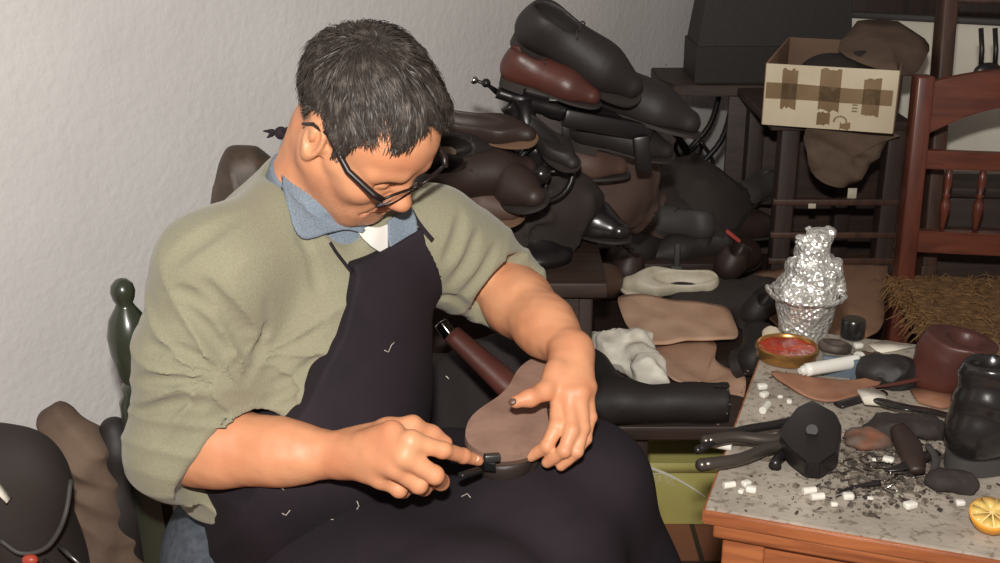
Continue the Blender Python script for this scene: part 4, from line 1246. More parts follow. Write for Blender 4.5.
# shoes heaped on the plank table, from the man's shoulder to the machine foot
heap_g = None
put('oxford', 'laced_shoe', 'brown shoe with tan welt just behind the man\'s left shoulder', P(478, 188, 2.08), (20, -8, 30), 'dark_brown', 'tan_edge', s=.85)
put('slip', 'slip_on_shoe', 'dark slip-on shoe with beige lining beside the machine lever', P(484, 137, 2.12), (-10, 4, 20), 'dark_brown', 'tan_edge', s=.72)
put('oxford', 'laced_shoe', 'dark brown shoe lying on its side behind the glasses', P(462, 160, 2.12), (35, 10, 60), 'black_dull', 'rubber', s=.8)
put('oxford', 'laced_shoe', 'brown shoe heaped below the machine lever near the man\'s shoulder', P(470, 214, 2.10), (-25, 0, 20), 'mid_brown', 'tan_edge', s=.8)
put('slip', 'slip_on_shoe', 'black slip-on with white lining at the foot of the machine', P(548, 150, 2.14), (-50, 20, 10), 'black_dull', 'rubber', s=.6)
put('oxford', 'laced_shoe', 'dark shoe at the foot of the machine column', P(512, 196, 2.08), (-60, 0, 20), 'dark_brown', 'rubber', s=.8)
put('oxford', 'laced_shoe', 'brown shoe behind the glossy boot at the plank table edge', P(572, 180, 2.28), (10, 0, 0), 'mid_brown', 'rubber', s=.85)
# fill of the heap
M['scrap'] = mat('brown_leather_scrap', s2l(74, 55, 48), .8, bump=.4, bscale=40, col2=s2l(74, 56, 48), cscale=9)
M['scrap_dark'] = mat('dark_leather_scrap', s2l(48, 40, 37), .8, bump=.4, bscale=40, col2=s2l(46, 38, 36), cscale=9)
M['tan_hide'] = mat('tan_leather', s2l(214, 178, 150), .75, bump=.35, bscale=50, col2=s2l(196, 156, 128), cscale=14)
M['tan_hide2'] = mat('tan_suede', s2l(206, 168, 142), .85, bump=.35, bscale=70, col2=s2l(184, 144, 118), cscale=10)
M['cardboard'] = mat('brown_cardboard', s2l(158, 122, 96), .85, bump=.2, bscale=60, col2=s2l(138, 106, 84), cscale=6)
def lump(name, label, cat, c, r, m, M_=None, amp=.25, seed=0, h=.008, freq=None, cut=None, group=None):
    """a soft crumpled lump: ellipsoid with creases, flattened at z=cut"""
    f = Field(); c = np.array(c, float); r = np.array(r, float)
    f.ell(c, r, M_, .01)
    fr_ = freq or 1.6 / r.min()
    f.disp(lambda p, d: r.min() * amp * (snoise(p, fr_ * .8, 2, seed) - .8 * (1 - np.abs(snoise(p, fr_ * .6, 2, seed + 1))) ** 3 - .5 * (1 - np.abs(snoise(p, fr_ * 1.7, 2, seed + 2))) ** 4))
    if cut is not None: f.custom(lambda p: cut - p[..., 2], c, 9, .004, 'i')
    R_ = float(r.max()) * 1.5
    lo = c - R_; hi = c + R_
    if cut is not None: lo[2] = min(lo[2], cut - .02)
    me = f.mesh(lo, hi, h, name)
    o = obj(name, me, m); tag(o, label, cat, group); return o
lump('leather_bundle', 'dark crumpled leather bundle under the patching machine', 'leather', P(520, 205, 2.25) + V(0, 0, -.02), (.14, .09, .10), M['scrap_dark'], None, .3, 1, cut=ZA + .001)
lump('leather_bundle', 'brown crumpled leather piece right of the machine, above the glossy boot', 'leather', P(598, 172, 2.42) + V(0, 0, -.05), (.11, .09, .10), M['scrap'], None, .35, 2, cut=ZA + .001)
# glossy black boot at the table edge
put('ankle_boot', 'ankle_boot', 'glossy black ankle boot with bright highlights on the plank table edge', PZ(583, 243, ZA + .013) + V(-.0, .06, 0), (-38, 0, 0), 'black_gloss', s=.85, cat='boot')

def sheet(name, label, cat, outline, zf, m, th=.004, n=46, group=None, curl=0, parent=None, cz=None):
    """a cut piece lying in the world: outline = pixels taken on the surface z=zf(px,py)"""
    pts = [zf(*p) for p in outline]; cp = closed_path(pts, 6)
    c = sum(cp) / len(cp)
    bm = bmesh.new(); rings = [[c + (p - c) * k for p in cp] for k in (1, .85, .7, .5, .25)]
    vs = [[bm.verts.new((p + V(0, 0, (curl * (np.linalg.norm(p - c) * 6) ** 2 * .02) + .003 * math.sin(p[0] * 60) * math.cos(p[1] * 50 + p[0] * 10))).tolist()) for p in r] for r in rings]
    cv = bm.verts.new((c).tolist()); L_ = len(cp)
    for k in range(len(rings) - 1):
        for i in range(L_): j = (i + 1) % L_; bm.faces.new((vs[k][i], vs[k][j], vs[k + 1][j], vs[k + 1][i]))
    for i in range(L_): bm.faces.new((vs[-1][i], vs[-1][(i + 1) % L_], cv))
    bmesh.ops.recalc_face_normals(bm, faces=bm.faces)
    if sum(f.normal.z for f in bm.faces) < 0: bmesh.ops.reverse_faces(bm, faces=bm.faces)
    o = obj(name, bm, m); md = o.modifiers.new('thick', 'SOLIDIFY'); md.thickness = th; md.offset = 1
    if label: tag(o, label, cat, group)
    if parent: world_child(o, parent)
    return o
on = lambda z: (lambda px, py: PZ(px, py, z))
def slope(y0, z0, y1, z1):
    def f(px, py):
        t = (py - y0) / (y1 - y0); return PZ(px, py, z0 + (z1 - z0) * t)
    return f
# tan leather pieces on the low bench
sheet('leather_sheet', 'large tan leather piece lying flat below the white canvas shoe', 'leather', [(619, 297), (650, 297), (690, 303), (722, 306), (733, 320), (736, 339), (700, 340), (664, 345), (640, 343), (625, 322)], slope(297, .475, 345, .45), M['tan_hide'])
def drape(px, py):
    if py < 395: return PZ(px, py, ZL + .012)
    d = PZ(px, 395, ZL + .012); t = (py - 395)
    return P(px, py, d[1] - .012)
sheet('leather_sheet', 'tan leather piece with a ragged edge hanging over the low bench edge', 'leather', [(655, 345), (700, 340), (716, 345), (716, 362), (735, 372), (746, 382), (740, 410), (730, 432), (708, 434), (700, 420), (706, 395), (703, 386), (697, 382), (688, 400), (684, 384), (672, 380), (660, 365)], drape, M['tan_hide2'], th=.003)
# white crumpled cloth
f = Field(); pc = [(590, 343, .455), (612, 350, .458), (632, 352, .456), (650, 372, .452), (658, 380, .445)]
pp = [PZ(*q) for q in pc]
f.chain(pp, [.022, .030, .040, .030, .018], k=.03)
f.cone(PZ(598, 340, .45), PZ(640, 340, .45), .015, .028, k=.03)
f.disp(lambda p, d: .014 * (np.abs(snoise(p, 55, 2, 1)) - .35) + .004 * snoise(p, 120, 1))
f.custom(lambda p: ZL + .002 - p[..., 2], V(*pp[2]), 9, .004, 'i')
M['white_rag'] = mat('white_rag', s2l(244, 238, 224), .9, col2=s2l(214, 206, 190), cscale=30, bump=.4, bscale=120)
allp = np.array(pp); o = obj('rag', f.mesh(allp.min(0) - .06, allp.max(0) + .06, .004, 'rag'), M['white_rag']); tag(o, 'crumpled white cloth rag beside the man\'s left hand', 'cloth')
# white slip-on shoe
put('slip', 'canvas_slipper', 'white flat slip-on shoe with dark insole beyond the tan leather', PZ(668, 290, .47), (176, 0, -23), 'cream', 'cream', s=.84)
sl = protos[('slip', 'canvas_slipper', .28)]
bm = bmesh.new(); bm_prism(bm, [(x * .58 - .040, y * .56) for x, y in shoe_outline(.28, .098)], .018, .021); obj('insole', bm, M['scrap_dark'], sl)
bm = bmesh.new(); bm_box(bm, (0, 0, 0), (.03, .02, .05), None, .006); bm_box(bm, (0, 0, .05), (.014, .014, .06), None, .004); o = obj('shoe_tree', bm, M['grey_leather']); o.location = (PZ(676, 275, .49)).tolist(); tag(o, 'small pale block standing in the white slip-on shoe', 'shoe tree')
# dark boot lying across the front of the bench
put('tall_boot', 'tall_boot', 'dark tall boot lying on its side in front of the white rag', V(.135, 2.10, ZL + .058), (0, 0, 0), 'black_dull', s=.98, cat='boot')
protos[('tall_boot', 'tall_boot', .28)].rotation_euler = Matrix(((0, 0, 1), (1, 0, 0), (0, 1, 0))).to_euler()
# green shoe box under the bench
gb = PZ(625, 525, .0); gr = PZ(712, 525, .0)
bw = .34; 
gx = thing('shoe_box', 'olive green shoe box with white lettering on the floor under the low bench', 'box', (float(gb[0]) - .10, float(gb[1]), 0))
M['olive'] = mat('olive_card', s2l(196, 188, 112), .6, col2=s2l(184, 176, 104), cscale=6)
M['white_print'] = mat('white_print', s2l(232, 230, 214), .6)
hb = float(P(650, 463, gb[1])[2])
bm = bmesh.new(); bm_box(bm, (bw / 2, .13, hb * .5 - .003), (bw - .006, .254, hb - .006), None, .002); obj('box_body', bm, M['olive'], gx)
bm = bmesh.new(); bm_box(bm, (bw / 2, .13, hb - .0), (bw, .26, .002), None, .0005)
for c_, s_ in (((bw / 2, 0, hb - .012), (bw, .002, .026)), ((bw / 2, .26, hb - .012), (bw, .002, .026)), ((0, .13, hb - .012), (.002, .26, .026)), ((bw, .13, hb - .012), (.002, .26, .026))): bm_box(bm, c_, s_)
obj('box_lid', bm, M['olive'], gx)
bm = bmesh.new()
s0_ = P(640, 463, gb[1]); s1_ = P(705, 496, gb[1])
q = smooth_path([s0_, P(668, 474, gb[1]), P(690, 486, gb[1]), s1_], 6)
for i in range(len(q) - 1):
    a, b = q[i], q[i + 1]; w0, w1 = .004 * (1 - i / len(q) * .6), .004 * (1 - (i + 1) / len(q) * .6)
    off_ = V(0, -.0035, 0)
    vs = [bm.verts.new((p + off_).tolist()) for p in (a - V(0, 0, w0), b - V(0, 0, w1), b + V(0, 0, w1), a + V(0, 0, w0))]; bm.faces.new(vs)
def stroke(bm, pts, w, Y):
    for i in range(len(pts) - 1):
        a, b = P(*pts[i], Y), P(*pts[i + 1], Y); bm_bar(bm, a, b, w, .001, 0)
Yp = float(gb[1]) - .0028
for st_ in ([(649, 474), (651, 481)], [(652, 474), (653, 480), (655, 474)], [(657, 482), (659, 474), (661, 482)], [(663, 473), (667, 484)], [(665, 472), (670, 485)], [(668, 473), (674, 486)], [(671, 474), (674, 480)], [(648, 474), (662, 473)]):
    stroke(bm, st_, .0035, Yp)
o = obj('lettering', bm, M['white_print'], None, smooth=False); world_child(o, gx)
# cardboard sheet leaning beyond the foil pot and the straw
sheet('cardboard_sheet', 'brown cardboard sheet lying beyond the foil-covered pot', 'cardboard', [(751, 276), (790, 268), (840, 260), (884, 258), (884, 300), (880, 330), (845, 345), (800, 345), (770, 320), (755, 296)], slope(258, .47, 345, .44), M['cardboard'], th=.004)

# ------------------------------------------------------------------ a crate behind the low bench, with more dark shoes
cr = thing('wooden_crate', 'dark wooden crate behind the low bench, shoes piled on its lid', 'crate', (.16, 2.76, 0))
bm = bmesh.new(); bm_box(bm, (.21, .19, .485), (.44, .40, .02), None, .003); obj('lid', bm, M['darkwood_x'], cr)
for y in (0.0, .38):
    for z in (.08, .24, .40):
        bm = bmesh.new(); bm_box(bm, (.21, y, z), (.42, .018, .14), None, .003); obj('side_board', bm, M['darkwood_x'], cr)
for x in (0.0, .42):
    bm = bmesh.new(); bm_box(bm, (x, .19, .237), (.018, .36, .47), None, .003); obj('end_board', bm, M['darkwood'], cr)
shoes = [
    # px, py, z, yaw, pitch, roll, kind, material, scale, label
    (628, 205, .58, -20, 0, 0, 'oxford', 'black_gloss', .9, 'black shoe with grey highlights on the crate left of the treadle legs'),
    (668, 235, .53, 150, 0, 0, 'oxford', 'grey_leather', .85, 'dusty grey shoe on the crate above the white slip-on shoe'),
    (622, 250, .50, 15, 0, 80, 'oxford', 'black_dull', .9, 'dull black shoe on its side between the glossy boot and the crate'),
    (706, 225, .52, -70, 0, 0, 'oxford', 'black_dull', .85, 'black shoe seen toe-on below the treadle legs'),
    (742, 240, .50, 30, 0, 0, 'oxford', 'dark_brown', .9, 'dark brown shoe with a red lining spot left of the cardboard sheet'),
    (690, 262, .47, -170, 0, 0, 'oxford', 'black_dull', .9, 'black shoe lying just behind the white slip-on shoe'),
    (735, 268, .47, 60, 0, 20, 'oxford', 'dark_brown', .85, 'dark brown shoe between the white slip-on shoe and the cardboard'),
    (612, 272, .47, 100, 0, 20, 'oxford', 'dark_brown', .85, 'dark brown shoe at the left end of the low bench'),
    (655, 178, .62, 40, 10, 30, 'oxford', 'mid_brown', .85, 'brown shoe on top of the shoes left of the treadle legs'),
    (752, 205, .56, -130, 0, 10, 'oxford', 'grey_leather', .8, 'grey shoe at the foot of the dark rack'),
    (588, 290, .48, 50, 0, 50, 'oxford', 'mid_brown', .85, 'brown shoe above the man\'s left forearm on the low bench'),
    (757, 312, .46, 60, 0, 30, 'oxford', 'black_dull', .7, 'black shoe right of the large tan leather piece'),
    (745, 350, .46, 70, 0, 60, 'oxford', 'black_dull', .8, 'black shoe on its side beside the workbench corner'),
]
for px, py, z, yw, pt, rl, kd, m_, sc_, lab in shoes:
    put(kd, 'laced_shoe', lab, PZ(px, py, z), (yw, pt, rl), m_, s=sc_)
bm = bmesh.new(); bm_box(bm, (0, 0, 0), (.045, .018, .010), Matrix.Rotation(R(38), 3, 'Y').to_4x4(), .004); o = obj('red_tag', bm, mat('faded_red', s2l(170, 70, 58), .6)); o.location = PZ(733, 236, .565).tolist(); tag(o, 'small faded red strip on the dark shoes', 'tag')
lump('leather_bundle', 'dark leather bundle piled on the right end of the crate', 'leather', V(.50, 2.95, .56), (.11, .14, .11), M['scrap_dark'], None, .3, 3, cut=.497)
lump('leather_bundle', 'brown leather bundle on the crate under the black shoes', 'leather', V(.28, 3.0, .56), (.16, .13, .14), M['scrap'], None, .3, 4, cut=.497)
lump('leather_bundle', 'dark folded leather at the back of the low bench', 'leather', V(.60, 2.62, .45), (.20, .06, .05), M['scrap_dark'], None, .3, 5, cut=ZL + .001)

# ------------------------------------------------------------------ treadle sewing table at the back
YT = 3.26
zt = float(P(700, 86, YT)[2]); tx = float(P(664, 86, YT)[0])
tt = thing('treadle_table', 'black sewing table on crossed cast-iron treadle legs at the back wall', 'sewing table', (tx, YT, 0))
bm = bmesh.new(); bm_prism(bm, [(0, .10), (.03, .02), (.10, 0), (.62, 0), (.62, .30), (0, .30)], zt - .03, zt); bmesh.ops.bevel(bm, geom=list(bm.edges), offset=.003, segments=2, affect='EDGES'); o = obj('table_top', bm, M['darkwood_x'], tt); sharp(o)
for y in (.06, .26):
    bm = bmesh.new()
    def cv(pts, r=.009): bm_tube(bm, smooth_path([V(x, y, z) for x, z in pts], 6), r, 8)
    for x0 in (.03, .40):
        cv([(x0, zt - .03), (x0 + .03, zt * .80), (x0 + .13, zt * .62), (x0 + .03, zt * .42), (x0 - .01, .05), (x0 - .02, 0)])
        cv([(x0 + .18, zt - .03), (x0 + .15, zt * .80), (x0 + .05, zt * .62), (x0 + .15, zt * .42), (x0 + .19, .05), (x0 + .20, 0)])
        cv([(x0 + .00, zt * .42), (x0 + .09, zt * .36), (x0 + .18, zt * .42)])
        cv([(x0 + .09, zt * .80), (x0 + .05, zt * .72), (x0 + .09, zt * .66), (x0 + .13, zt * .72), (x0 + .09, zt * .80)], .006)
    o = obj('iron_leg', bm, M['iron'], tt)
bm = bmesh.new(); bm_bar(bm, (.1, .06, zt * .42), (.1, .26, zt * .42), .02, .01); bm_bar(bm, (.5, .06, zt * .42), (.5, .26, zt * .42), .02, .01); obj('cross_bar', bm, M['iron'], tt)
bm = bmesh.new(); bm_box(bm, (.30, .16, .10), (.26, .16, .012), None, .003); obj('treadle', bm, M['iron'], tt)
# wooden cover of the machine
cx0, cx1 = float(P(706, 40, YT + .05)[0]) - tx, float(P(706, 40, YT + .05)[0]) - tx + .42
sc_ = thing('machine_cover', 'tall dark sewing machine cover standing on the treadle table', 'cover', (tx + cx0, YT + .05, zt))
bm = bmesh.new(); w_, d_ = .42, .22
bm_prism(bm, [(-.025, 0), (w_ + .0, 0), (w_, d_), (-.025, d_)], 0, .10)
vs0 = [(-.02, .01), (w_ - .01, .01), (w_ - .01, d_ - .01), (-.02, d_ - .01)]; vs1 = [(.015, .03), (w_ - .03, .03), (w_ - .03, d_ - .03), (.015, d_ - .03)]
lo_ = [bm.verts.new((x, y, .1)) for x, y in vs0]; hi_ = [bm.verts.new((x, y, .36)) for x, y in vs1]
bm.faces.new(hi_); bm.faces.new(lo_[::-1])
for i in range(4): j = (i + 1) % 4; bm.faces.new((lo_[i], lo_[j], hi_[j], hi_[i]))
bmesh.ops.recalc_face_normals(bm, faces=bm.faces); o = obj('case', bm, M['black_dull'], sc_, smooth=False)
bm = bmesh.new(); bm_tube(bm, smooth_path([(.14, .13, .36), (.16, .13, .385), (.26, .13, .385), (.28, .13, .36)], 5), .008, 8); obj('handle', bm, M['iron'], sc_)

# ------------------------------------------------------------------ dark rack with the carton
YR = 2.80; zr = float(P(830, 122, YR)[2]); rx0 = float(P(772, 122, YR)[0]); rw = .34; rd = .44
rk = thing('rack', 'dark wooden rack holding the white carton, rails on its front', 'rack', (rx0, YR, 0))
bm = bmesh.new(); bm_box(bm, (rw / 2, rd / 2, zr - .011), (rw, rd, .022), None, .003); obj('top_board', bm, M['darkwood_x'], rk)
for x in (.05, rw - .03):
    for y in (.03, rd - .03):
        bm = bmesh.new(); bm_bar(bm, (x, y, 0), (x, y, zr - .02), .05, .045, .004); obj('post', bm, M['darkwood'], rk)
for py in (203, 236, 262):
    z = float(P(850, py, YR)[2])
    bm = bmesh.new(); bm_bar(bm, (.02, .01, z), (rw, .01, z), .016, .014, .003, up=(0, 1, 0)); obj('front_rail', bm, M['brownwood'], rk)
bm = bmesh.new(); bm_box(bm, (rw / 2 + .04, rd + .01, zr * .49), (rw + .12, .012, zr * .96), None, .002); obj('back_board', bm, M['darkwood_x'], rk)
bm = bmesh.new(); bm_box(bm, (rw / 2, rd / 2, .36), (rw - .04, rd - .06, .016), None, .002); obj('shelf', bm, M['darkwood_x'], rk)
# brown paper hanging under the carton
f = Field(); c0 = P(850, 150, YR - .02)
poly = [P(811, 122, YR - .035), P(893, 132, YR - .035), P(888, 142, YR - .03), P(860, 178, YR - .03), P(840, 188, YR - .03), P(812, 172, YR - .03)]
cp = closed_path(poly, 5); c = sum(cp) / len(cp); bm = bmesh.new(); rr_ = [[c + (p - c) * k for p in cp] for k in (1, .75, .5, .25)]
vs = [[bm.verts.new((p + V(0, .012 * math.sin(p[2] * 90 + p[0] * 40), 0)).tolist()) for p in r] for r in rr_]; cv_ = bm.verts.new(c.tolist())
for k in range(3):
    for i in range(len(cp)): j = (i + 1) % len(cp); bm.faces.new((vs[k][i], vs[k][j], vs[k + 1][j], vs[k + 1][i]))
for i in range(len(cp)): bm.faces.new((vs[-1][i], vs[-1][(i + 1) % len(cp)], cv_))
bmesh.ops.recalc_face_normals(bm, faces=bm.faces)
M['kraft'] = mat('brown_wrapping_paper', s2l(112, 92, 76), .8, bump=.6, bscale=18, col2=s2l(90, 72, 60), cscale=7, dist=.01)
o = obj('hanging_paper', bm, M['kraft']); md = o.modifiers.new('thick', 'SOLIDIFY'); md.thickness = .003; tag(o, 'brown wrapping piece hanging down under the white carton', 'paper')
# pale tabs between the rails
for i, (px, py, w_, h_, lab) in enumerate(((852, 194, .022, .03, 'small pale card behind the rack rail, below the hanging paper'), (886, 186, .014, .045, 'narrow pale card at the right post of the rack'), (812, 206, .018, .012, 'small white label stuck on the left post of the rack'))):
    bm = bmesh.new(); bm_box(bm, (0, 0, 0), (w_, .003, h_), None, .0005); o = obj('card', bm, M['cream'] if i != 1 else M['grey_leather']); o.location = P(px, py, YR + (.03 if i < 2 else -.003)).tolist(); tag(o, lab, 'card')
# the carton
TLc, TRc, BLc, BRc = P(765, 50, YR - .03), P(897, 71, YR - .13), P(763, 112, YR - .03), P(890, 134, YR - .13)
zc0 = zr + .001; hC = .145
exx = V(TRc[0] - TLc[0], TRc[1] - TLc[1], 0); cwid = float(np.linalg.norm(exx)); ang = math.atan2(exx[1], exx[0])
bxc = thing('carton', 'white cardboard carton with brown tape and open top, standing on the dark rack', 'box', (float(BLc[0]), float(BLc[1]), zc0), rotz=ang)
M['carton'] = mat('white_card', s2l(226, 214, 186), .75, col2=s2l(206, 192, 164), cscale=5, bump=.15, bscale=30)
M['tape'] = mat('brown_parcel_tape', s2l(142, 116, 80), .4, col2=s2l(124, 98, 66), cscale=12)
M['carton_in'] = mat('carton_inside', s2l(120, 96, 78), .85)
cD = .44
def wall_panel(nm, c_, s_, m_): 
    bm = bmesh.new(); bm_box(bm, c_, s_, None, .001); return obj(nm, bm, m_, bxc)
wall_panel('front_wall', (cwid / 2, 0, hC / 2), (cwid, .005, hC), M['carton'])
wall_panel('back_wall', (cwid / 2, cD, hC / 2), (cwid, .005, hC), M['carton_in'])
wall_panel('side_wall', (.0, cD / 2, hC / 2), (.005, cD - .006, hC), M['cardboard'])
wall_panel('side_wall', (cwid, cD / 2, hC / 2), (.005, cD - .006, hC), M['carton_in'])
wall_panel('bottom', (cwid / 2, cD / 2, .004), (cwid - .008, cD - .008, .004), M['carton_in'])
# tapes on the front: pasted strips, thin but solid, with rough ends
rs = np.random.RandomState(8)
def tapepatch(x0, x1, z0, z1, jag=.004):
    n = 7; up = [(x0 + (x1 - x0) * i / n, z1 + rs.uniform(-jag, jag)) for i in range(n + 1)]; dn = [(x1 - (x1 - x0) * i / n, z0 + rs.uniform(-jag, jag)) for i in range(n + 1)]
    bm = bmesh.new(); F = np.array([[1, 0, 0], [0, 0, -1], [0, 1, 0]], float)
    bm_prism(bm, up + dn, .0027, .0034, F); bmesh.ops.recalc_face_normals(bm, faces=bm.faces); obj('tape_strip', bm, M['tape'], bxc, smooth=False)
u = cwid
tapepatch(.003, u * .97, hC * .44, hC * .69, .002)
tapepatch(u * .13, u * .25, hC * .30, hC * .93); tapepatch(u * .42, u * .58, hC * .30, hC * .96); tapepatch(u * .42, u * .52, hC * .06, hC * .28)
tapepatch(u * .75, u * .88, hC * .26, hC * .86); tapepatch(u * .60, u * .68, hC * .0 + .002, hC * .12)
# printed marks on the front
bm = bmesh.new()
for k in range(3): bm_box(bm, (u * .70, -.0032, hC * (.32 + .05 * k)), (.012, .001, .003))
for k in range(9):
    a1 = PI * k / 8; bm_box(bm, (u * .60 + .014 * math.cos(a1), -.0032, hC * .14 + .012 * math.sin(a1)), (.004, .001, .004))
obj('printed_mark', bm, M['tape'], bxc, smooth=False)
# open lid and wrapping paper inside
bm = bmesh.new()
f = Field(); f.ell((cwid * .50, cD * .45, .085), (.11, .17, .06), None, .02); f.disp(lambda p, d: .016 * snoise(p, 24, 2, 2)); f.custom(lambda p: np.maximum(np.abs(p[..., 0] - cwid / 2) - cwid / 2 + .006, .01 - p[..., 2]), (0, 0, 0), 9, .01, 'i')
o = obj('crumpled_paper', f.mesh(V(-.05, 0, -.02), V(cwid + .05, .42, .2), .006, 'p'), M['scrap_dark']); o.parent = None
o.matrix_world = bxc.matrix_basis; o.location = (float(BLc[0]), float(BLc[1]), zc0); o.rotation_euler = (0, 0, ang); tag(o, 'dark crumpled wrapping stuffed inside the open white carton', 'paper')
tri = [P(838, 52, YR + .10), P(868, 18, YR + .30), P(925, 36, YR + .16), P(924, 62, YR + .0), P(900, 78, YR - .10), P(893, 70, YR - .10)]
cp = closed_path(tri, 4); c = sum(cp) / len(cp) + V(0, 0, .012); bm = bmesh.new()
rr_ = [[c + (p - c) * k for p in cp] for k in (1, .7, .4)]; vs = [[bm.verts.new((p + V(0, 0, .006 * math.sin(p[0] * 70))).tolist()) for p in r] for r in rr_]; cv_ = bm.verts.new(c.tolist())
for k in range(2):
    for i in range(len(cp)): j = (i + 1) % len(cp); bm.faces.new((vs[k][i], vs[k][j], vs[k + 1][j], vs[k + 1][i]))
for i in range(len(cp)): bm.faces.new((vs[-1][i], vs[-1][(i + 1) % len(cp)], cv_))
bmesh.ops.recalc_face_normals(bm, faces=bm.faces)
o = obj('folded_paper', bm, M['kraft']); md = o.modifiers.new('thick', 'SOLIDIFY'); md.thickness = .004; tag(o, 'stiff brown paper flap sticking out over the right end of the white carton', 'paper')

# ------------------------------------------------------------------ white board, cupboard and chest behind the red chair
p0, p1 = P(838, 10, 3.58), P(1030, 31, 3.36)
d_ = nrm(p1 - p0); L_ = float(np.linalg.norm((p1 - p0)[:2]))
wbd = thing('white_board', 'whitewashed panel with a beaded top edge behind the reddish chair', 'panel', (float(p0[0]), float(p0[1]), 0), rotz=math.atan2(p1[1] - p0[1], p1[0] - p0[0]))
M['whitewash'] = mat('whitewash', s2l(244, 238, 222), .8, col2=s2l(228, 222, 206), cscale=6, bump=.3, bscale=30)
ztp = float(p0[2])
bm = bmesh.new(); bm_box(bm, (L_ / 2, 0, ztp / 2 - .01), (L_, .02, ztp - .02), None, .002); obj('panel', bm, M['whitewash'], wbd)
bm = bmesh.new(); bm_box(bm, (L_ / 2, -.004, ztp - .01), (L_, .035, .018), None, .004); obj('top_edge', bm, M['grey_leather'], wbd)
cb = thing('cupboard', 'dark cupboard against the wall above the white panel', 'cupboard', (.98, 3.72, 0))
bm = bmesh.new(); bm_box(bm, (.6, .2, .85), (1.2, .4, 1.7), None, .006); obj('body', bm, M['darkwood'], cb)
for i in range(3):
    bm = bmesh.new(); bm_box(bm, (.2 + i * .4, -.012, .85), (.37, .02, 1.6), None, .008); o = obj('cupboard_door', bm, M['darkwood'], cb)
    bm = bmesh.new(); bmesh.ops.create_uvsphere(bm, u_segments=12, v_segments=8, radius=.012, matrix=Matrix.Translation((.35 + i * .4, -.035, 1.08))); kb = obj('door_knob', bm, M['ball'], o)
cs = thing('chest', 'low dark chest behind the reddish chair', 'chest', (1.06, 2.92, 0), rotz=R(-4))
bm = bmesh.new(); bm_box(bm, (.42, .06, .31), (.84, .12, .62), None, .008); obj('body', bm, M['darkwood_x'], cs)
bm = bmesh.new(); bm_box(bm, (.42, .06, .635), (.87, .15, .028), None, .006); obj('lid', bm, M['darkwood_x'], cs)
# second chair, only its back post and rail in view
q0, q1 = P(926, 262, 2.80), P(948, -10, 2.92)
dc = thing('dark_chair', 'darker brown wooden chair whose tall post stands behind the red chair rail', 'chair', (float(q0[0]), float(q0[1]), 0))
bm = bmesh.new(); bm_bar(bm, V(q0[0], q0[1], 0), q0, .062, .04, .004); bm_bar(bm, q0 - V(0, 0, .01), q1, .062, .036, .006); o = obj('back_post', bm, M['brownwood']); world_child(o, dc)
sh_ = V(.42, -.05, 0)
bm = bmesh.new(); bm_bar(bm, V(q0[0], q0[1], 0) + sh_, q0 + sh_, .062, .04, .004); bm_bar(bm, q0 + sh_ - V(0, 0, .01), q1 + sh_, .062, .036, .006); o = obj('back_post', bm, M['brownwood']); world_child(o, dc)
for t in (.12, .97):
    a = q0 + (q1 - q0) * t; bm = bmesh.new(); bm_bar(bm, a, a + sh_, .03, .018, .004, up=(0, 0, 1)); o = obj('back_rail', bm, M['brownwood']); world_child(o, dc)
# iron tongs hooked over the red rail
tg = P(985, 72, 2.70)
tn = thing('iron_tongs', 'thin black iron tongs standing behind the red chair top rail', 'tongs', tg.tolist())
for px in (981, 995):
    bm = bmesh.new(); bm_tube(bm, [P(px, 28, 2.72), P(px + 1, 50, 2.71), P(px - 1, 78, 2.70)], .006, 8); o = obj('tong_arm', bm, M['iron']); world_child(o, tn)
bm = bmesh.new(); bmesh.ops.create_uvsphere(bm, u_segments=16, v_segments=10, radius=1, matrix=Matrix.Translation(P(988, 72, 2.70).tolist()) @ Matrix.Diagonal((.034, .012, .022, 1))); o = obj('tong_joint', bm, M['iron']); world_child(o, tn)

# ================================================================== things on the workbench
def foil_mat():
    m = mat('crumpled_foil', (.95, .94, .90), .34, metal=.75)
    nt = m.node_tree; b = nt.nodes['Principled BSDF']; tc = [n for n in nt.nodes if n.type == 'TEX_COORD'][0]
    v = nt.nodes.new('ShaderNodeTexVoronoi'); v.inputs['Scale'].default_value = 130
    bp = nt.nodes.new('ShaderNodeBump'); bp.inputs['Strength'].default_value = 1; bp.inputs['Distance'].default_value = .004
    nt.links.new(tc.outputs['Object'], v.inputs['Vector']); nt.links.new(v.outputs['Distance'], bp.inputs['Height']); nt.links.new(bp.outputs['Normal'], b.inputs['Normal'])
    return m
M['foil'] = foil_mat()
c0 = PZ(803, 334, ZB + .002); r_rim = .064
fp = thing('foil_covered_pot', 'flower-pot shaped cup wrapped in crumpled silver foil with a foil mound', 'pot', c0.tolist())
f = Field()
hp = .078
f.cone(c0 + V(0, 0, .012), c0 + V(0, 0, hp), .040, .054, k=.006)
f.custom(lambda p: np.maximum(np.sqrt(((p[..., :2] - c0[:2].astype(np.float32)) ** 2).sum(-1)) - (.040 + .19 * (p[..., 2] - c0[2])), np.abs(p[..., 2] - c0[2] - hp / 2) - hp / 2), c0 + V(0, 0, hp / 2), .09, .004, 'u')
f.disp(lambda p, d: .0022 * snoise(p, 120, 2, 2))
o = obj('pot', f.mesh(c0 - .09, c0 + V(.09, .09, .13), .0028, 'pot'), M['foil']); world_child(o, fp)
bm = bmesh.new(); rg = []
for i in range(64):
    a = 2 * PI * i / 64; wv = .0025 * math.sin(a * 7) + .002 * math.sin(a * 13 + 1)
    rg.append([bm.verts.new((c0 + V((r_rim + wv + x) * math.cos(a), (r_rim + wv + x) * math.sin(a), hp + z + wv)).tolist()) for x, z in ((-.004, .002), (.001, .006), (.004, .002), (.002, -.004), (-.003, -.004))])
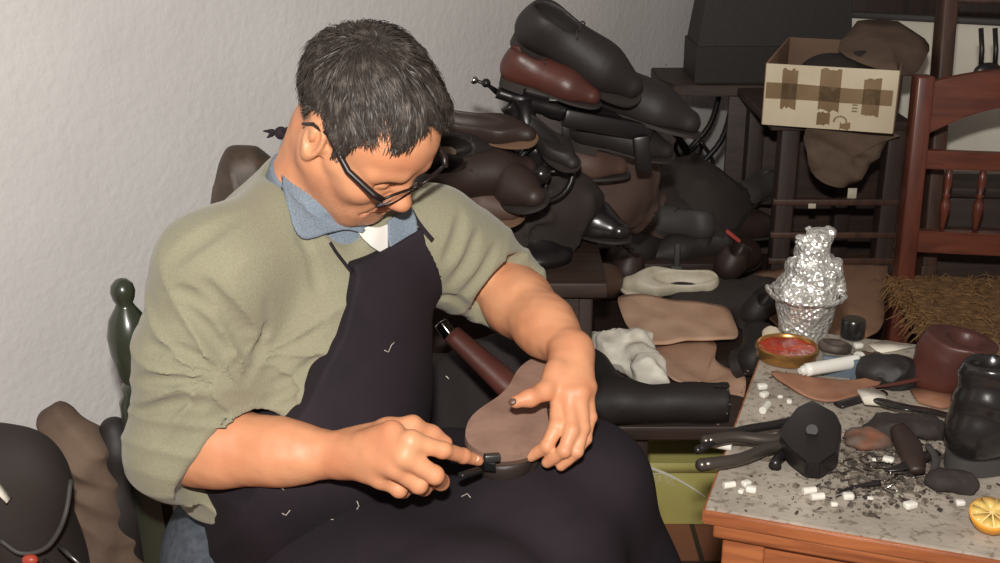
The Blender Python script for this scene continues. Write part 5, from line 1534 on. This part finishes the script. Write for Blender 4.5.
for i in range(64):
    for k in range(5): bm.faces.new((rg[i][k], rg[(i + 1) % 64][k], rg[(i + 1) % 64][(k + 1) % 5], rg[i][(k + 1) % 5]))
bmesh.ops.recalc_face_normals(bm, faces=bm.faces); o = obj('rim', bm, M['foil']); world_child(o, fp)
f = Field(); b0 = c0 + V(0, 0, hp)
f.ell(b0 + V(0, 0, .008), (.054, .054, .024), None, .01); f.ell(b0 + V(.010, 0, .038), (.050, .046, .036), None, .014); f.ell(b0 + V(.002, 0, .078), (.032, .032, .030), None, .01); f.ell(b0 + V(.014, 0, .104), (.026, .024, .018), None, .006)
def crumple(p, d):
    a = np.abs(snoise(p, 95, 1, 0)); b = np.abs(snoise(p, 150, 1, 1)); c = np.abs(snoise(p, 260, 1, 2))
    return -.008 * (a - .4) - .005 * (b - .4) + .003 * (c - .4)
f.disp(crumple)
me = f.mesh(b0 - .085, b0 + V(.085, .085, .15), .0028, 'mound', relax=0); o = obj('foil_mound', me, M['foil'], smooth=False); world_child(o, fp)

# open tin of red polish
c0 = PZ(786, 357, ZB + .002)
tin = thing('polish_tin', 'round open tin of red shoe polish with a gold rim', 'tin', c0.tolist())
M['gold'] = mat('gold_tin', s2l(186, 140, 84), .3, metal=.8, bump=.1)
M['red_polish'] = mat('red_polish', s2l(196, 62, 28), .2, col2=s2l(150, 36, 22), cscale=30, coat=.5, bump=.5, bscale=60, dist=.004)
bm = bmesh.new(); bm_lathe(bm, [(.047, 0), (.049, .002), (.049, .014), (.052, .016), (.052, .021), (.0495, .023), (.047, .021), (.0465, .014), (.0462, .006)], 48, close=False); bmesh.ops.holes_fill(bm, edges=[e for e in bm.edges if e.is_boundary]); o = obj('can', bm, M['gold'], tin); sharp(o, 50)
bm = bmesh.new(); rr_ = []
for k in range(9):
    r = .0463 * k / 8; rr_.append([bm.verts.new((r * math.cos(2 * PI * i / 48), r * math.sin(2 * PI * i / 48), .0135 + .0035 * (k / 8) ** 2 + .001 * math.sin(i * .8 + k))) for i in range(48)] if k else [bm.verts.new((0, 0, .013))])
for i in range(48): bm.faces.new((rr_[0][0], rr_[1][i], rr_[1][(i + 1) % 48]))
for k in range(1, 8):
    for i in range(48): j = (i + 1) % 48; bm.faces.new((rr_[k][i], rr_[k + 1][i], rr_[k + 1][j], rr_[k][j]))
obj('polish', bm, M['red_polish'], tin)

# brown leather offcut, pointed at both ends, and the white tube on it
M['offcut'] = mat('brown_offcut', s2l(160, 116, 90), .6, bump=.3, bscale=50, col2=s2l(136, 92, 70), cscale=18)
sheet('leather_offcut', 'brown leaf-shaped leather offcut under the white tube', 'leather', [(771, 372), (790, 374), (815, 380), (845, 380), (881, 381), (868, 394), (846, 401), (820, 400), (795, 392)], lambda x, y: PZ(x, y, ZB + .006 + .010 * max(0, (390 - y) / 20)), M['offcut'], th=.003)
a, b = PZ(806, 370, ZB + .026), PZ(859, 361, ZB + .026)
tb = thing('glue_tube', 'white tube with a flared end lying beside the red polish tin', 'tube', ((a + b) / 2).tolist())
M['white_tube'] = mat('white_tube', s2l(232, 230, 222), .35); M['blue_tube'] = mat('grey_blue_box', s2l(92, 104, 116), .5)
d = nrm(b - a)
bm = bmesh.new(); n = 12; rr_ = []
F = frame_z(d)
for i in range(n + 1):
    t = i / n; w = .0105 + .0015 * t; h = .0105 * (1 - .25 * t) if t > .0 else .0105
    rr_.append([bm.verts.new((a + (b - a) * t + F @ V(h * math.cos(k * PI / 8), w * math.sin(k * PI / 8), 0)).tolist()) for k in range(16)])
for i in range(n):
    for k in range(16): bm.faces.new((rr_[i][k], rr_[i][(k + 1) % 16], rr_[i + 1][(k + 1) % 16], rr_[i + 1][k]))
bm.faces.new(rr_[0][::-1]); bm.faces.new(rr_[-1]); bmesh.ops.recalc_face_normals(bm, faces=bm.faces)
o = obj('tube_body', bm, M['white_tube']); world_child(o, tb)
bm = bmesh.new(); bm_tube(bm, [b - d * .001, b + d * .004], .0155, 20); o = obj('tube_flange', bm, M['white_tube']); sharp(o); world_child(o, tb)
bm = bmesh.new(); bm_tube(bm, [a, a - d * .006, a - d * .0061, a - d * .012], [.008, .008, .0055, .005], 16); o = obj('nozzle', bm, M['white_tube']); sharp(o); world_child(o, tb)
bm = bmesh.new(); bm_bar(bm, PZ(822, 365, ZB + .016), PZ(858, 369, ZB + .016), .012, .034, .002, up=(0, 0, 1)); o = obj('flat_box', bm, M['blue_tube']); tag(o, 'grey-blue flat box under the white tube', 'box')
# torn tape ring, black cap, beige crumpled lump
c = PZ(834, 350, ZB + .006)
M['tape_ring'] = mat('dusty_tape', s2l(96, 84, 76), .6, bump=.3, bscale=90, col2=s2l(60, 52, 48), cscale=30)
bm = bmesh.new(); bm_lathe(bm, [(.016, 0), (.026, 0), (.028, .003), (.028, .011), (.024, .014), (.018, .013), (.016, .010)], 32, close=False); 
bm_lathe(bm, [(.016, 0), (.016, .010)], 32, close=False)
o = obj('tape_ring', bm, M['tape_ring']); o.location = c.tolist(); o.rotation_euler = (R(-8), R(6), 0); tag(o, 'small dusty grey ring between the polish tin and the black cap', 'ring')
c = PZ(852, 337, ZB + .002)
bm = bmesh.new(); bm_lathe(bm, [(.019, 0), (.021, .002), (.021, .030), (.019, .034), (.0, .034)], 24, close=False); o = obj('bottle_cap', bm, M['black_gloss']); sharp(o); o.location = c.tolist(); tag(o, 'black round cap standing beside the foil-covered pot', 'cap')
lump('paper_wad', 'beige crumpled paper wad left of the foil-covered pot', 'paper', PZ(773, 334, ZB + .012), (.016, .014, .013), mat('beige_paper', s2l(190, 176, 156), .8), None, .25, 6, h=.002, cut=ZB + .001)
bm = bmesh.new(); p4 = [PZ(x, y, ZB + .002) for x, y in ((868, 345), (885, 341), (917, 347), (880, 353))]
bm_prism(bm, [(p[0], p[1]) for p in p4], ZB + .001, ZB + .004); o = obj('cloth_scrap', bm, M['white_rag']); tag(o, 'pale pointed cloth scrap on the bench in front of the straw seat', 'cloth')

# lasting pincers with the black block head
M['pincer'] = mat('blackened_steel', s2l(58, 54, 54), .3, metal=.6, bump=.15, bscale=60)
M['handle_metal'] = mat('worn_grey_handle', s2l(96, 88, 82), .3, metal=.7)
pc0 = PZ(806, 436, ZB + .02)
pn = thing('lasting_pincers', 'black lasting pincers with long handles over the bench edge', 'pincers', pc0.tolist())
top = [PZ(x, y, ZB + .034) for x, y in ((776, 433), (797, 406), (812, 399), (836, 412), (842, 425), (838, 452), (822, 463), (806, 462), (790, 450))]
bm = bmesh.new(); lo_ = [bm.verts.new((p[0] + .002, p[1] + .003, ZB + .008)) for p in top]; hi_ = [bm.verts.new((p + V(0, 0, .0)).tolist()) for p in top]
bm.faces.new(lo_[::-1]); bm.faces.new(hi_)
for i in range(len(top)): j = (i + 1) % len(top); bm.faces.new((lo_[i], lo_[j], hi_[j], hi_[i]))
bmesh.ops.recalc_face_normals(bm, faces=bm.faces); bmesh.ops.bevel(bm, geom=list(bm.edges), offset=.003, segments=2, affect='EDGES')
o = obj('head', bm, M['pincer']); sharp(o, 40); world_child(o, pn)
for pts, rr in (([(800, 437, .024), (770, 440, .026), (735, 437, .030), (706, 441, .030)], [.009, .009, .0085, .0085]),
                ([(795, 446, .018), (770, 448, .020), (740, 459, .022), (702, 465, .020)], [.009, .009, .0080, .0090]),
                ([(812, 415, .024), (780, 424, .026), (735, 432, .028), (698, 450, .028)], [.007, .007, .006, .006])):
    q = [PZ(x, y, ZB + z) for x, y, z in pts]; q2 = smooth_path(q, 5); r2 = np.interp(np.linspace(0, 1, len(q2)), np.linspace(0, 1, len(rr)), rr)
    bm = bmesh.new(); bm_tube(bm, q2, list(r2), 12); bmesh.ops.create_uvsphere(bm, u_segments=12, v_segments=8, radius=rr[-1] * 1.05, matrix=Matrix.Translation(q[-1].tolist()))
    o = obj('handle', bm, M['handle_metal'] if rr[0] > .008 else M['pincer']); world_child(o, pn)
bm = bmesh.new(); bm_tube(bm, [PZ(785, 452, ZB + .016), PZ(776, 461, ZB + .010), PZ(775, 466, ZB + .008)], [.008, .007, .009], 12); o = obj('hammer_stub', bm, M['pincer']); world_child(o, pn)
bm = bmesh.new(); bm_tube(bm, [PZ(812, 430, ZB + .030), PZ(812, 430, ZB + .039)], .008, 16); o = obj('pivot', bm, M['black_dull']); sharp(o); world_child(o, pn)

# black standing ankle boot and brown boot
bb = PZ(985, 456, ZB + .013)
put('ankle_boot', 'ankle_boot', 'black wrinkled ankle boot standing on the right end of the workbench', bb + V(.072, .02, 0), (18, 0, 0), 'black_gloss', 'grey_leather', s=.98, cat='boot')
f = Field(); b0 = PZ(951, 392, ZB + .0); 
f.chain([b0 + V(0, .02, .03), b0 + V(.0, .02, .06), b0 + V(.016, .015, .09)], [.034, .044, .052], k=.03)
f.cone(b0 + V(-.01, .01, .025), b0 + V(-.035, .02, .020), .030, .026, k=.03)
f.cone(b0 + V(.020, .020, .090), b0 + V(.022, .02, .20), .030, .046, k=.012, mode='s')
f.disp(lambda p, d: .002 * snoise(p, 40, 2) + np.maximum(0, 0)); f.custom(lambda p: np.maximum(ZB + .002 - p[..., 2], p[..., 2] + .15 * (p[..., 0] - b0[0]) - ZB - .088), b0, 9, .004, 'i')
o = obj('boot_shaft', f.mesh(b0 - V(.13, .09, .02), b0 + V(.12, .10, .16), .003, 'boot_shaft'), M['red_brown']); tag(o, 'reddish brown leather boot shaft standing behind the black ankle boot', 'boot')
# dark tools and scraps heaped at the middle and right of the bench
def knife(name, label, cat, pts, rs_, m, parts=None, group=None, flatten=.5):
    bm = bmesh.new(); q = [PZ(x, y, ZB + z) for x, y, z in pts]; q2 = smooth_path(q, 5); r2 = np.interp(np.linspace(0, 1, len(q2)), np.linspace(0, 1, len(rs_)), rs_)
    bm_tube(bm, q2, list(r2), 12, flatten=flatten); o = obj(name, bm, m); tag(o, label, cat, group); return o
knife('leather_strap', 'shiny black leather strap curling below the brown offcut', 'strap', [(872, 398, .012), (890, 404, .022), (910, 408, .026), (935, 412, .016), (958, 418, .010)], [.012, .014, .014, .014, .012], M['black_gloss'], flatten=.25)
knife('brush', 'dark wooden brush handle near the bench middle pointing at the lemon', 'brush', [(898, 428, .020), (908, 445, .018), (914, 462, .014), (918, 472, .010)], [.014, .019, .016, .010], M['dark_brown'], flatten=.7)
knife('awl', 'thin reddish awl pointing out of the brown offcut tip', 'awl', [(868, 388, .014), (895, 384, .018), (925, 378, .022)], [.0015, .003, .0045], M['red_brown'], flatten=1)
knife('rasp', 'dark flat rasp lying behind the pincers head', 'rasp', [(838, 405, .010), (862, 398, .010), (885, 392, .012)], [.010, .010, .008], M['pincer'], flatten=.3)
knife('knife', 'dark shoemaker knife left of the black ankle boot', 'knife', [(885, 470, .008), (905, 466, .012), (935, 452, .014)], [.004, .009, .010], M['pincer'], flatten=.4)
knife('awl', 'small dark awl on the debris below the pincers head', 'awl', [(836, 492, .004), (860, 486, .006), (880, 483, .008)], [.0012, .0030, .0045], M['pincer'], flatten=1)
lump('leather_scrap', 'reddish brown leather scrap right of the pincers head', 'leather', PZ(866, 440, ZB + .010), (.032, .026, .012), mat('rust_leather', s2l(126, 78, 58), .8, col2=s2l(96, 84, 74), cscale=45, bump=.6, bscale=60), None, .25, 7, h=.0028, cut=ZB + .001)
lump('leather_scrap', 'dark leather pieces between the strap and the reddish scrap', 'leather', PZ(905, 428, ZB + .012), (.062, .030, .016), M['scrap_dark'], None, .3, 8, h=.003, cut=ZB + .001)
lump('leather_scrap', 'black folded leather behind the shiny strap', 'leather', PZ(893, 372, ZB + .018), (.050, .032, .028), M['black_dull'], None, .3, 9, h=.003, cut=ZB + .001)
lump('leather_scrap', 'dark leather wad beside the lemon half under the black boot', 'leather', PZ(950, 482, ZB + .010), (.034, .018, .013), M['scrap_dark'], None, .3, 10, h=.003, cut=ZB + .001)
lump('leather_scrap', 'brown leather wad behind the tip of the brown offcut', 'leather', PZ(872, 366, ZB + .014), (.030, .022, .018), M['mid_brown'], None, .3, 11, h=.003, cut=ZB + .001)
bm = bmesh.new(); p4 = [PZ(x, y, ZB) for x, y in ((910, 392), (944, 385), (962, 408), (940, 410), (918, 404))]
bm_prism(bm, [(p[0], p[1]) for p in p4], ZB + .001, ZB + .006); o = obj('leather_scrap', bm, M['offcut']); tag(o, 'flat tan leather scrap in front of the reddish boot shaft', 'leather')
bm = bmesh.new(); p4 = [PZ(x, y, ZB) for x, y in ((856, 400), (872, 398), (884, 404), (886, 414), (864, 412))]
bm_prism(bm, [(p[0], p[1]) for p in p4], ZB + .012, ZB + .018); o = obj('label_card', bm, M['white_rag']); tag(o, 'small white card left of the shiny black strap', 'card')
knife('leather_strip', 'pale curved leather strip beside the brush tip', 'leather', [(928, 445, .020), (936, 460, .014), (930, 478, .008)], [.005, .006, .004], M['grey_leather'], flatten=.5)
# half lemon, cut face towards the camera
lc = PZ(992, 513, ZB + .0265)
le = thing('lemon', 'half lemon with its cut face showing at the right end of the bench edge', 'lemon', lc.tolist())
LM = frame_z(V(-.12, -.28, .95)); rL = .027
M['peel'] = mat('lemon_peel', s2l(226, 156, 50), .4, bump=.3, bscale=300, sub=.1); M['pulp'] = mat('lemon_pulp', s2l(234, 196, 112), .35, col2=s2l(226, 180, 92), cscale=60, bump=.3, bscale=120, sub=.2); M['pith'] = mat('lemon_pith', s2l(236, 206, 136), .6)
bm = bmesh.new(); bm_lathe(bm, [(.0005, -.0255), (.008, -.0250), (.017, -.0215), (.022, -.016), (.026, -.006), (rL, 0), (rL - .002, .0004)], 40, lc, LM); o = obj('peel', bm, M['peel']); world_child(o, le)
bm = bmesh.new(); bm_lathe(bm, [(rL - .0018, .0), (rL - .0022, .0009), (.001, .0010)], 40, lc, LM); o = obj('pith', bm, M['pith']); world_child(o, le)
for k in range(9):
    a1, a2 = 2 * PI * (k + .07) / 9, 2 * PI * (k + .93) / 9; bm = bmesh.new(); pts = [(.003, (a1 + a2) / 2)] + [(.0242, a1 + (a2 - a1) * i / 6) for i in range(7)]
    bm_prism(bm, [(r * math.cos(a), r * math.sin(a)) for r, a in pts], .0010, .0018, LM, lc); o = obj('segment', bm, M['pulp']); world_child(o, le)

# small white heel pegs, stubs and chips: each a thing
M['peg'] = mat('white_peg', s2l(226, 222, 212), .6, bump=.2, bscale=200)
bm = bmesh.new(); bm_lathe(bm, [(.0048, -.009), (.0052, -.0085), (.0052, .0085), (.0048, .009)], 12, (0, 0, .0052), np.array([[0, 0, 1], [0, 1, 0], [-1, 0, 0]], float)); peg = obj('white_peg', bm, M['peg']); sharp(peg)
bm = bmesh.new(); bm_box(bm, (0, 0, .004), (.013, .010, .008), None, .0025); chip = obj('white_chip', bm, M['peg'])
used = {'peg': False, 'chip': False}
small = [('peg', 765, 411, 60, 1.5, 'long white peg left of the pincers head'), ('peg', 722, 449, -20, 1.5, 'long white peg lying between the pincer handles'),
 ('chip', 762, 389, 10, 1.2, 'white chip below the polish tin, uppermost of its pair'), ('chip', 764, 397, 40, 1.1, 'white chip below the polish tin, lower of its pair'), ('chip', 789, 403, 80, .8, 'white chip under the brown offcut edge'),
 ('peg', 729, 488, 15, .9, 'white peg at the bench corner, leftmost of its cluster'), ('chip', 746, 486, 30, 1.0, 'white chip at the bench corner, right of the leftmost peg'), ('chip', 751, 492, -20, 1.1, 'white chip at the bench corner, rightmost of its cluster'), ('chip', 741, 493, 60, .7, 'tiny white chip nearest the bench corner edge'),
 ('peg', 809, 494, 10, 1.0, 'white peg below the pincers head, rear of its pair'), ('peg', 817, 500, 10, 1.0, 'white peg below the pincers head, front of its pair'),
 ('chip', 848, 499, 0, 1.1, 'white chip on the grey debris right of the peg pair'), ('chip', 910, 508, 20, 1.4, 'white chip by the front edge near the lemon half'), ('chip', 888, 463, -30, 1.2, 'white chip above the small awl'), ('chip', 900, 470, 50, .8, 'small white chip beside the brush tip'), ('chip', 875, 462, 0, .7, 'tiny white chip below the reddish scrap'),
 ('chip', 858, 348, 15, 1.2, 'white chip in front of the black cap'), ('peg', 776, 352, 0, .6, 'small white peg stub behind the polish tin'), ('chip', 834, 506, 0, .7, 'tiny white chip near the front edge'), ('chip', 960, 505, 0, .9, 'white chip left of the lemon half'), ('chip', 780, 398, 0, .6, 'tiny white chip left of the pincers head'), ('chip', 870, 500, 0, .6, 'tiny white chip on the debris in front')]
for kind, px, py, a, s_, lab in small:
    src = peg if kind == 'peg' else chip
    if used[kind]: o = src.copy(); C.objects.link(o)
    else: o = src; used[kind] = True
    o.location = PZ(px, py, ZB + .0005).tolist(); o.rotation_euler = (0, 0, R(a)); o.scale = (s_, min(s_, 1.15), min(s_, 1.15)); tag(o, lab, 'chip' if kind == 'chip' else 'peg', 'white chips and pegs on the workbench')
# shavings, nails and dust heaps
rs = np.random.RandomState(21); bm = bmesh.new()
def litter(n, cx, cy, sx, sy, s0, s1):
    for i in range(n):
        px, py = rs.normal(cx, sx), rs.normal(cy, sy)
        if not (712 < px < 1000 and 345 < py < 520): continue
        s_ = rs.uniform(s0, s1); m_ = Matrix.Rotation(rs.uniform(0, 6.28), 4, 'Z') @ Matrix.Rotation(rs.normal() * .4, 4, 'X')
        bm_box(bm, PZ(px, py, ZB + s_ * .25 + .001).tolist(), (s_, s_ * rs.uniform(.3, .9), s_ * rs.uniform(.12, .4)), m_)
litter(900, 890, 468, 38, 20, .002, .009); litter(120, 790, 400, 40, 30, .0015, .004); litter(200, 850, 490, 60, 14, .0012, .004); litter(120, 850, 370, 40, 20, .0015, .005)
o = obj('shavings', bm, mat('leather_shavings', s2l(120, 108, 96), .8, col2=s2l(58, 50, 46), cscale=70, cmix=(.4, .6)), smooth=False); tag(o, 'grey and brown leather shavings scattered over the workbench', 'shavings', kind='stuff')
bm = bmesh.new()
for i in range(70):
    px, py = rs.normal(875, 28), rs.normal(468, 14); a = rs.uniform(0, 6.28); p = PZ(px, py, ZB + .003 + rs.rand() * .004); d = V(math.cos(a), math.sin(a), rs.normal() * .2) * rs.uniform(.006, .012)
    bm_tube(bm, [p - d, p + d, p + d * 1.01], [.0008, .0009, .0018], 6)
o = obj('nails', bm, M['ball']); tag(o, 'shiny small nails heaped on the debris left of the brush', 'nails', kind='stuff')

# ================================================================== left corner and the jacket
f = Field()
jc = [P(245, 168, 1.86), P(246, 215, 1.84), P(212, 262, 1.80), P(182, 296, 1.76)]
f.chain(jc, [.033, .04, .036, .045], k=.05); f.cone(jc[0], P(262, 180, 1.88), .036, .045, k=.03); f.cone(jc[-1], jc[-1] - V(0, 0, .30), .05, .06, k=.04)
f.disp(lambda p, d: .007 * snoise(p, 26, 2, 1) + .006 * np.abs(np.sin(p[..., 0] * 70 + p[..., 2] * 18)))
M['coat'] = mat('dark_brown_coat', s2l(66, 54, 44), .55, col2=s2l(96, 76, 62), cscale=16, cmix=(.5, .7), bump=.4, bscale=60)
a_ = np.array(jc); o = obj('jacket', f.mesh(a_.min(0) - V(.12, .12, .42), a_.max(0) + .14, .006, 'jacket'), M['coat']); tag(o, 'dark brown jacket hanging behind the man on the green chair back', 'jacket')
# bundles at the lower left, standing on the floor
f = Field(); c = P(6, 492, 1.46)
f.ell(c, (.085, .07, .105), None, .02); f.ell(c + V(-.02, .02, -.14), (.105, .10, .16), None, .06)
f.disp(lambda p, d: .006 * snoise(p, 14, 2) + .004 * np.sin(p[..., 0] * 60 + p[..., 2] * 25)); 
f2 = f
o = obj('leather_bag', f.mesh(c - V(.2, .16, .36), c + V(.2, .14, .2), .005, 'bag'), M['scrap_dark']); tag(o, 'large dark rounded leather bag at the lower left corner', 'bag')
bm = bmesh.new(); pth = [P(0, 540, 1.38), P(20, 553, 1.38), P(42, 550, 1.385), P(56, 536, 1.39), P(66, 512, 1.40), P(71, 480, 1.43)]
bm_tube(bm, smooth_path(pth, 5), .0035, 8); o = obj('piping', bm, M['grey_leather']); world_child(o, bpy.data.objects['leather_bag'])
f = Field(); c = P(78, 500, 1.60)
f.chain([P(58, 425, 1.60), P(78, 455, 1.60), P(95, 500, 1.60), P(95, 560, 1.60)], [.035, .045, .045, .06], k=.05); f.cone(P(95, 560, 1.6), P(80, 640, 1.6), .07, .09, k=.05)
f.disp(lambda p, d: .008 * snoise(p, 34, 2, 2) + .006 * np.abs(np.sin(p[..., 2] * 55 + p[..., 0] * 50 + 2 * snoise(p, 12, 1))))
o = obj('leather_hide', f.mesh(c - V(.22, .16, .32), c + V(.20, .16, .20), .005, 'hide'), mat('taupe_suede', s2l(116, 96, 80), .85, bump=.4, bscale=50, col2=s2l(84, 66, 56), cscale=9)); tag(o, 'taupe brown ruffled suede hide beside the large dark bag', 'leather')
f = Field(); c = P(120, 450, 1.62)
f.chain([P(112, 428, 1.62), P(117, 450, 1.62), P(118, 500, 1.62), P(112, 600, 1.60)], [.018, .028, .04, .06], k=.04); f.disp(lambda p, d: .004 * snoise(p, 34, 2, 2))
o = obj('leather_roll', f.mesh(c - V(.16, .14, .42), c + V(.12, .14, .12), .005, 'roll'), M['black_dull']); tag(o, 'black leather roll squeezed between the suede hide and the green chair', 'leather')
st_l = thing('low_stool', 'low dark stool under the leather bundles at the lower left', 'stool', (float(P(40, 540, 1.5)[0]) - .14, 1.48, 0))
bm = bmesh.new(); bm_box(bm, (.02, .03, .25), (.44, .34, .03), None, .004); obj('stool_top', bm, M['darkwood_x'], st_l)
for x in (-.16, .20):
    for y in (-.10, .16):
        bm = bmesh.new(); bm_bar(bm, (x, y, 0), (x, y, .235), .035, .035, .003); obj('leg', bm, M['darkwood'], st_l)
bm = bmesh.new(); bm_bar(bm, P(-6, 484, 1.385), P(9, 500, 1.385), .016, .002, 0); o = obj('paper_slip', bm, M['white_rag']); tag(o, 'small white paper slip on the large dark bag at the frame edge', 'paper')
for pts, lab in (([(58, 545), (82, 566)], 'thin steel rod at the lower left below the suede hide'), ([(44, 560), (66, 580)], 'second steel rod at the bottom edge, nearer the large dark bag')):
    bm = bmesh.new(); bm_tube(bm, [P(*pts[0], 1.40), P(*pts[1], 1.38)], .003, 8); o = obj('steel_rod', bm, M['steel']); tag(o, lab, 'rod')
bm = bmesh.new(); bmesh.ops.create_uvsphere(bm, u_segments=14, v_segments=10, radius=1, matrix=Matrix.Translation(P(30, 560, 1.36).tolist()) @ Matrix.Diagonal((.011, .008, .008, 1))); o = obj('plastic_cap', bm, mat('red_plastic', s2l(176, 70, 52), .4)); tag(o, 'small red cap at the bottom edge in front of the dark bag', 'cap')
# the wooden handled hammer across his lap
ha, hb_ = P(452, 334, 1.66), P(520, 396, 1.60)
hm = thing('hammer', 'hammer with a reddish brown wooden handle lying on the man\'s lap behind the sole', 'hammer', ha.tolist())
q = smooth_path([ha, ha + (hb_ - ha) * .35, ha + (hb_ - ha) * .7, hb_], 5)
bm = bmesh.new(); bm_tube(bm, q, list(np.linspace(.017, .026, len(q))), 14, flatten=.8); o = obj('handle', bm, M['red_brown']); world_child(o, hm)
bm = bmesh.new(); bm_bar(bm, P(440, 322, 1.67), P(452, 338, 1.66), .018, .018, .004); o = obj('head', bm, M['ball']); world_child(o, hm)
# dark filler mass, added so the gap before the plank table stays dark
f = Field(); c = V(-.02, 1.90, .36)
f.ell(c, (.16, .10, .30), None, .05); f.ell(c + V(.08, .0, .14), (.10, .08, .16), None, .05); f.disp(lambda p, d: .010 * snoise(p, 18, 2, 1) + .006 * np.abs(np.sin(p[..., 0] * 50 + p[..., 2] * 10)))
f.custom(lambda p: .003 - p[..., 2], c, 9, .01, 'i')
o = obj('dark_filler', f.mesh(c - V(.25, .2, .38), c + V(.28, .2, .4), .008, 'dark_filler'), mat('dark_filler_cloth', s2l(36, 30, 30), .9, bump=.3, bscale=80)); tag(o, 'added dark filler mass between the man and the plank table', 'dark_filler')

sc = bpy.context.scene
sc.view_settings.view_transform = 'Standard'; sc.view_settings.look = 'None'; sc.view_settings.gamma = 1
sc.view_settings.use_curve_mapping = False; sc.view_settings.exposure = 0
w = bpy.data.worlds.new('room_air'); sc.world = w; w.use_nodes = True
w.node_tree.nodes['Background'].inputs[0].default_value = (1, .86, .78, 1); w.node_tree.nodes['Background'].inputs[1].default_value = .20
fd = bpy.data.lights.new('camera_flash', 'AREA'); fd.energy = 40; fd.size = .07; fd.size_y = .04; fd.shape = 'RECTANGLE'; fd.color = (1, .96, .90)
fo = bpy.data.objects.new('camera_flash', fd); C.objects.link(fo); fo.location = (-.02, .0, 1.65); fo.rotation_euler = (R(72), 0, R(0))
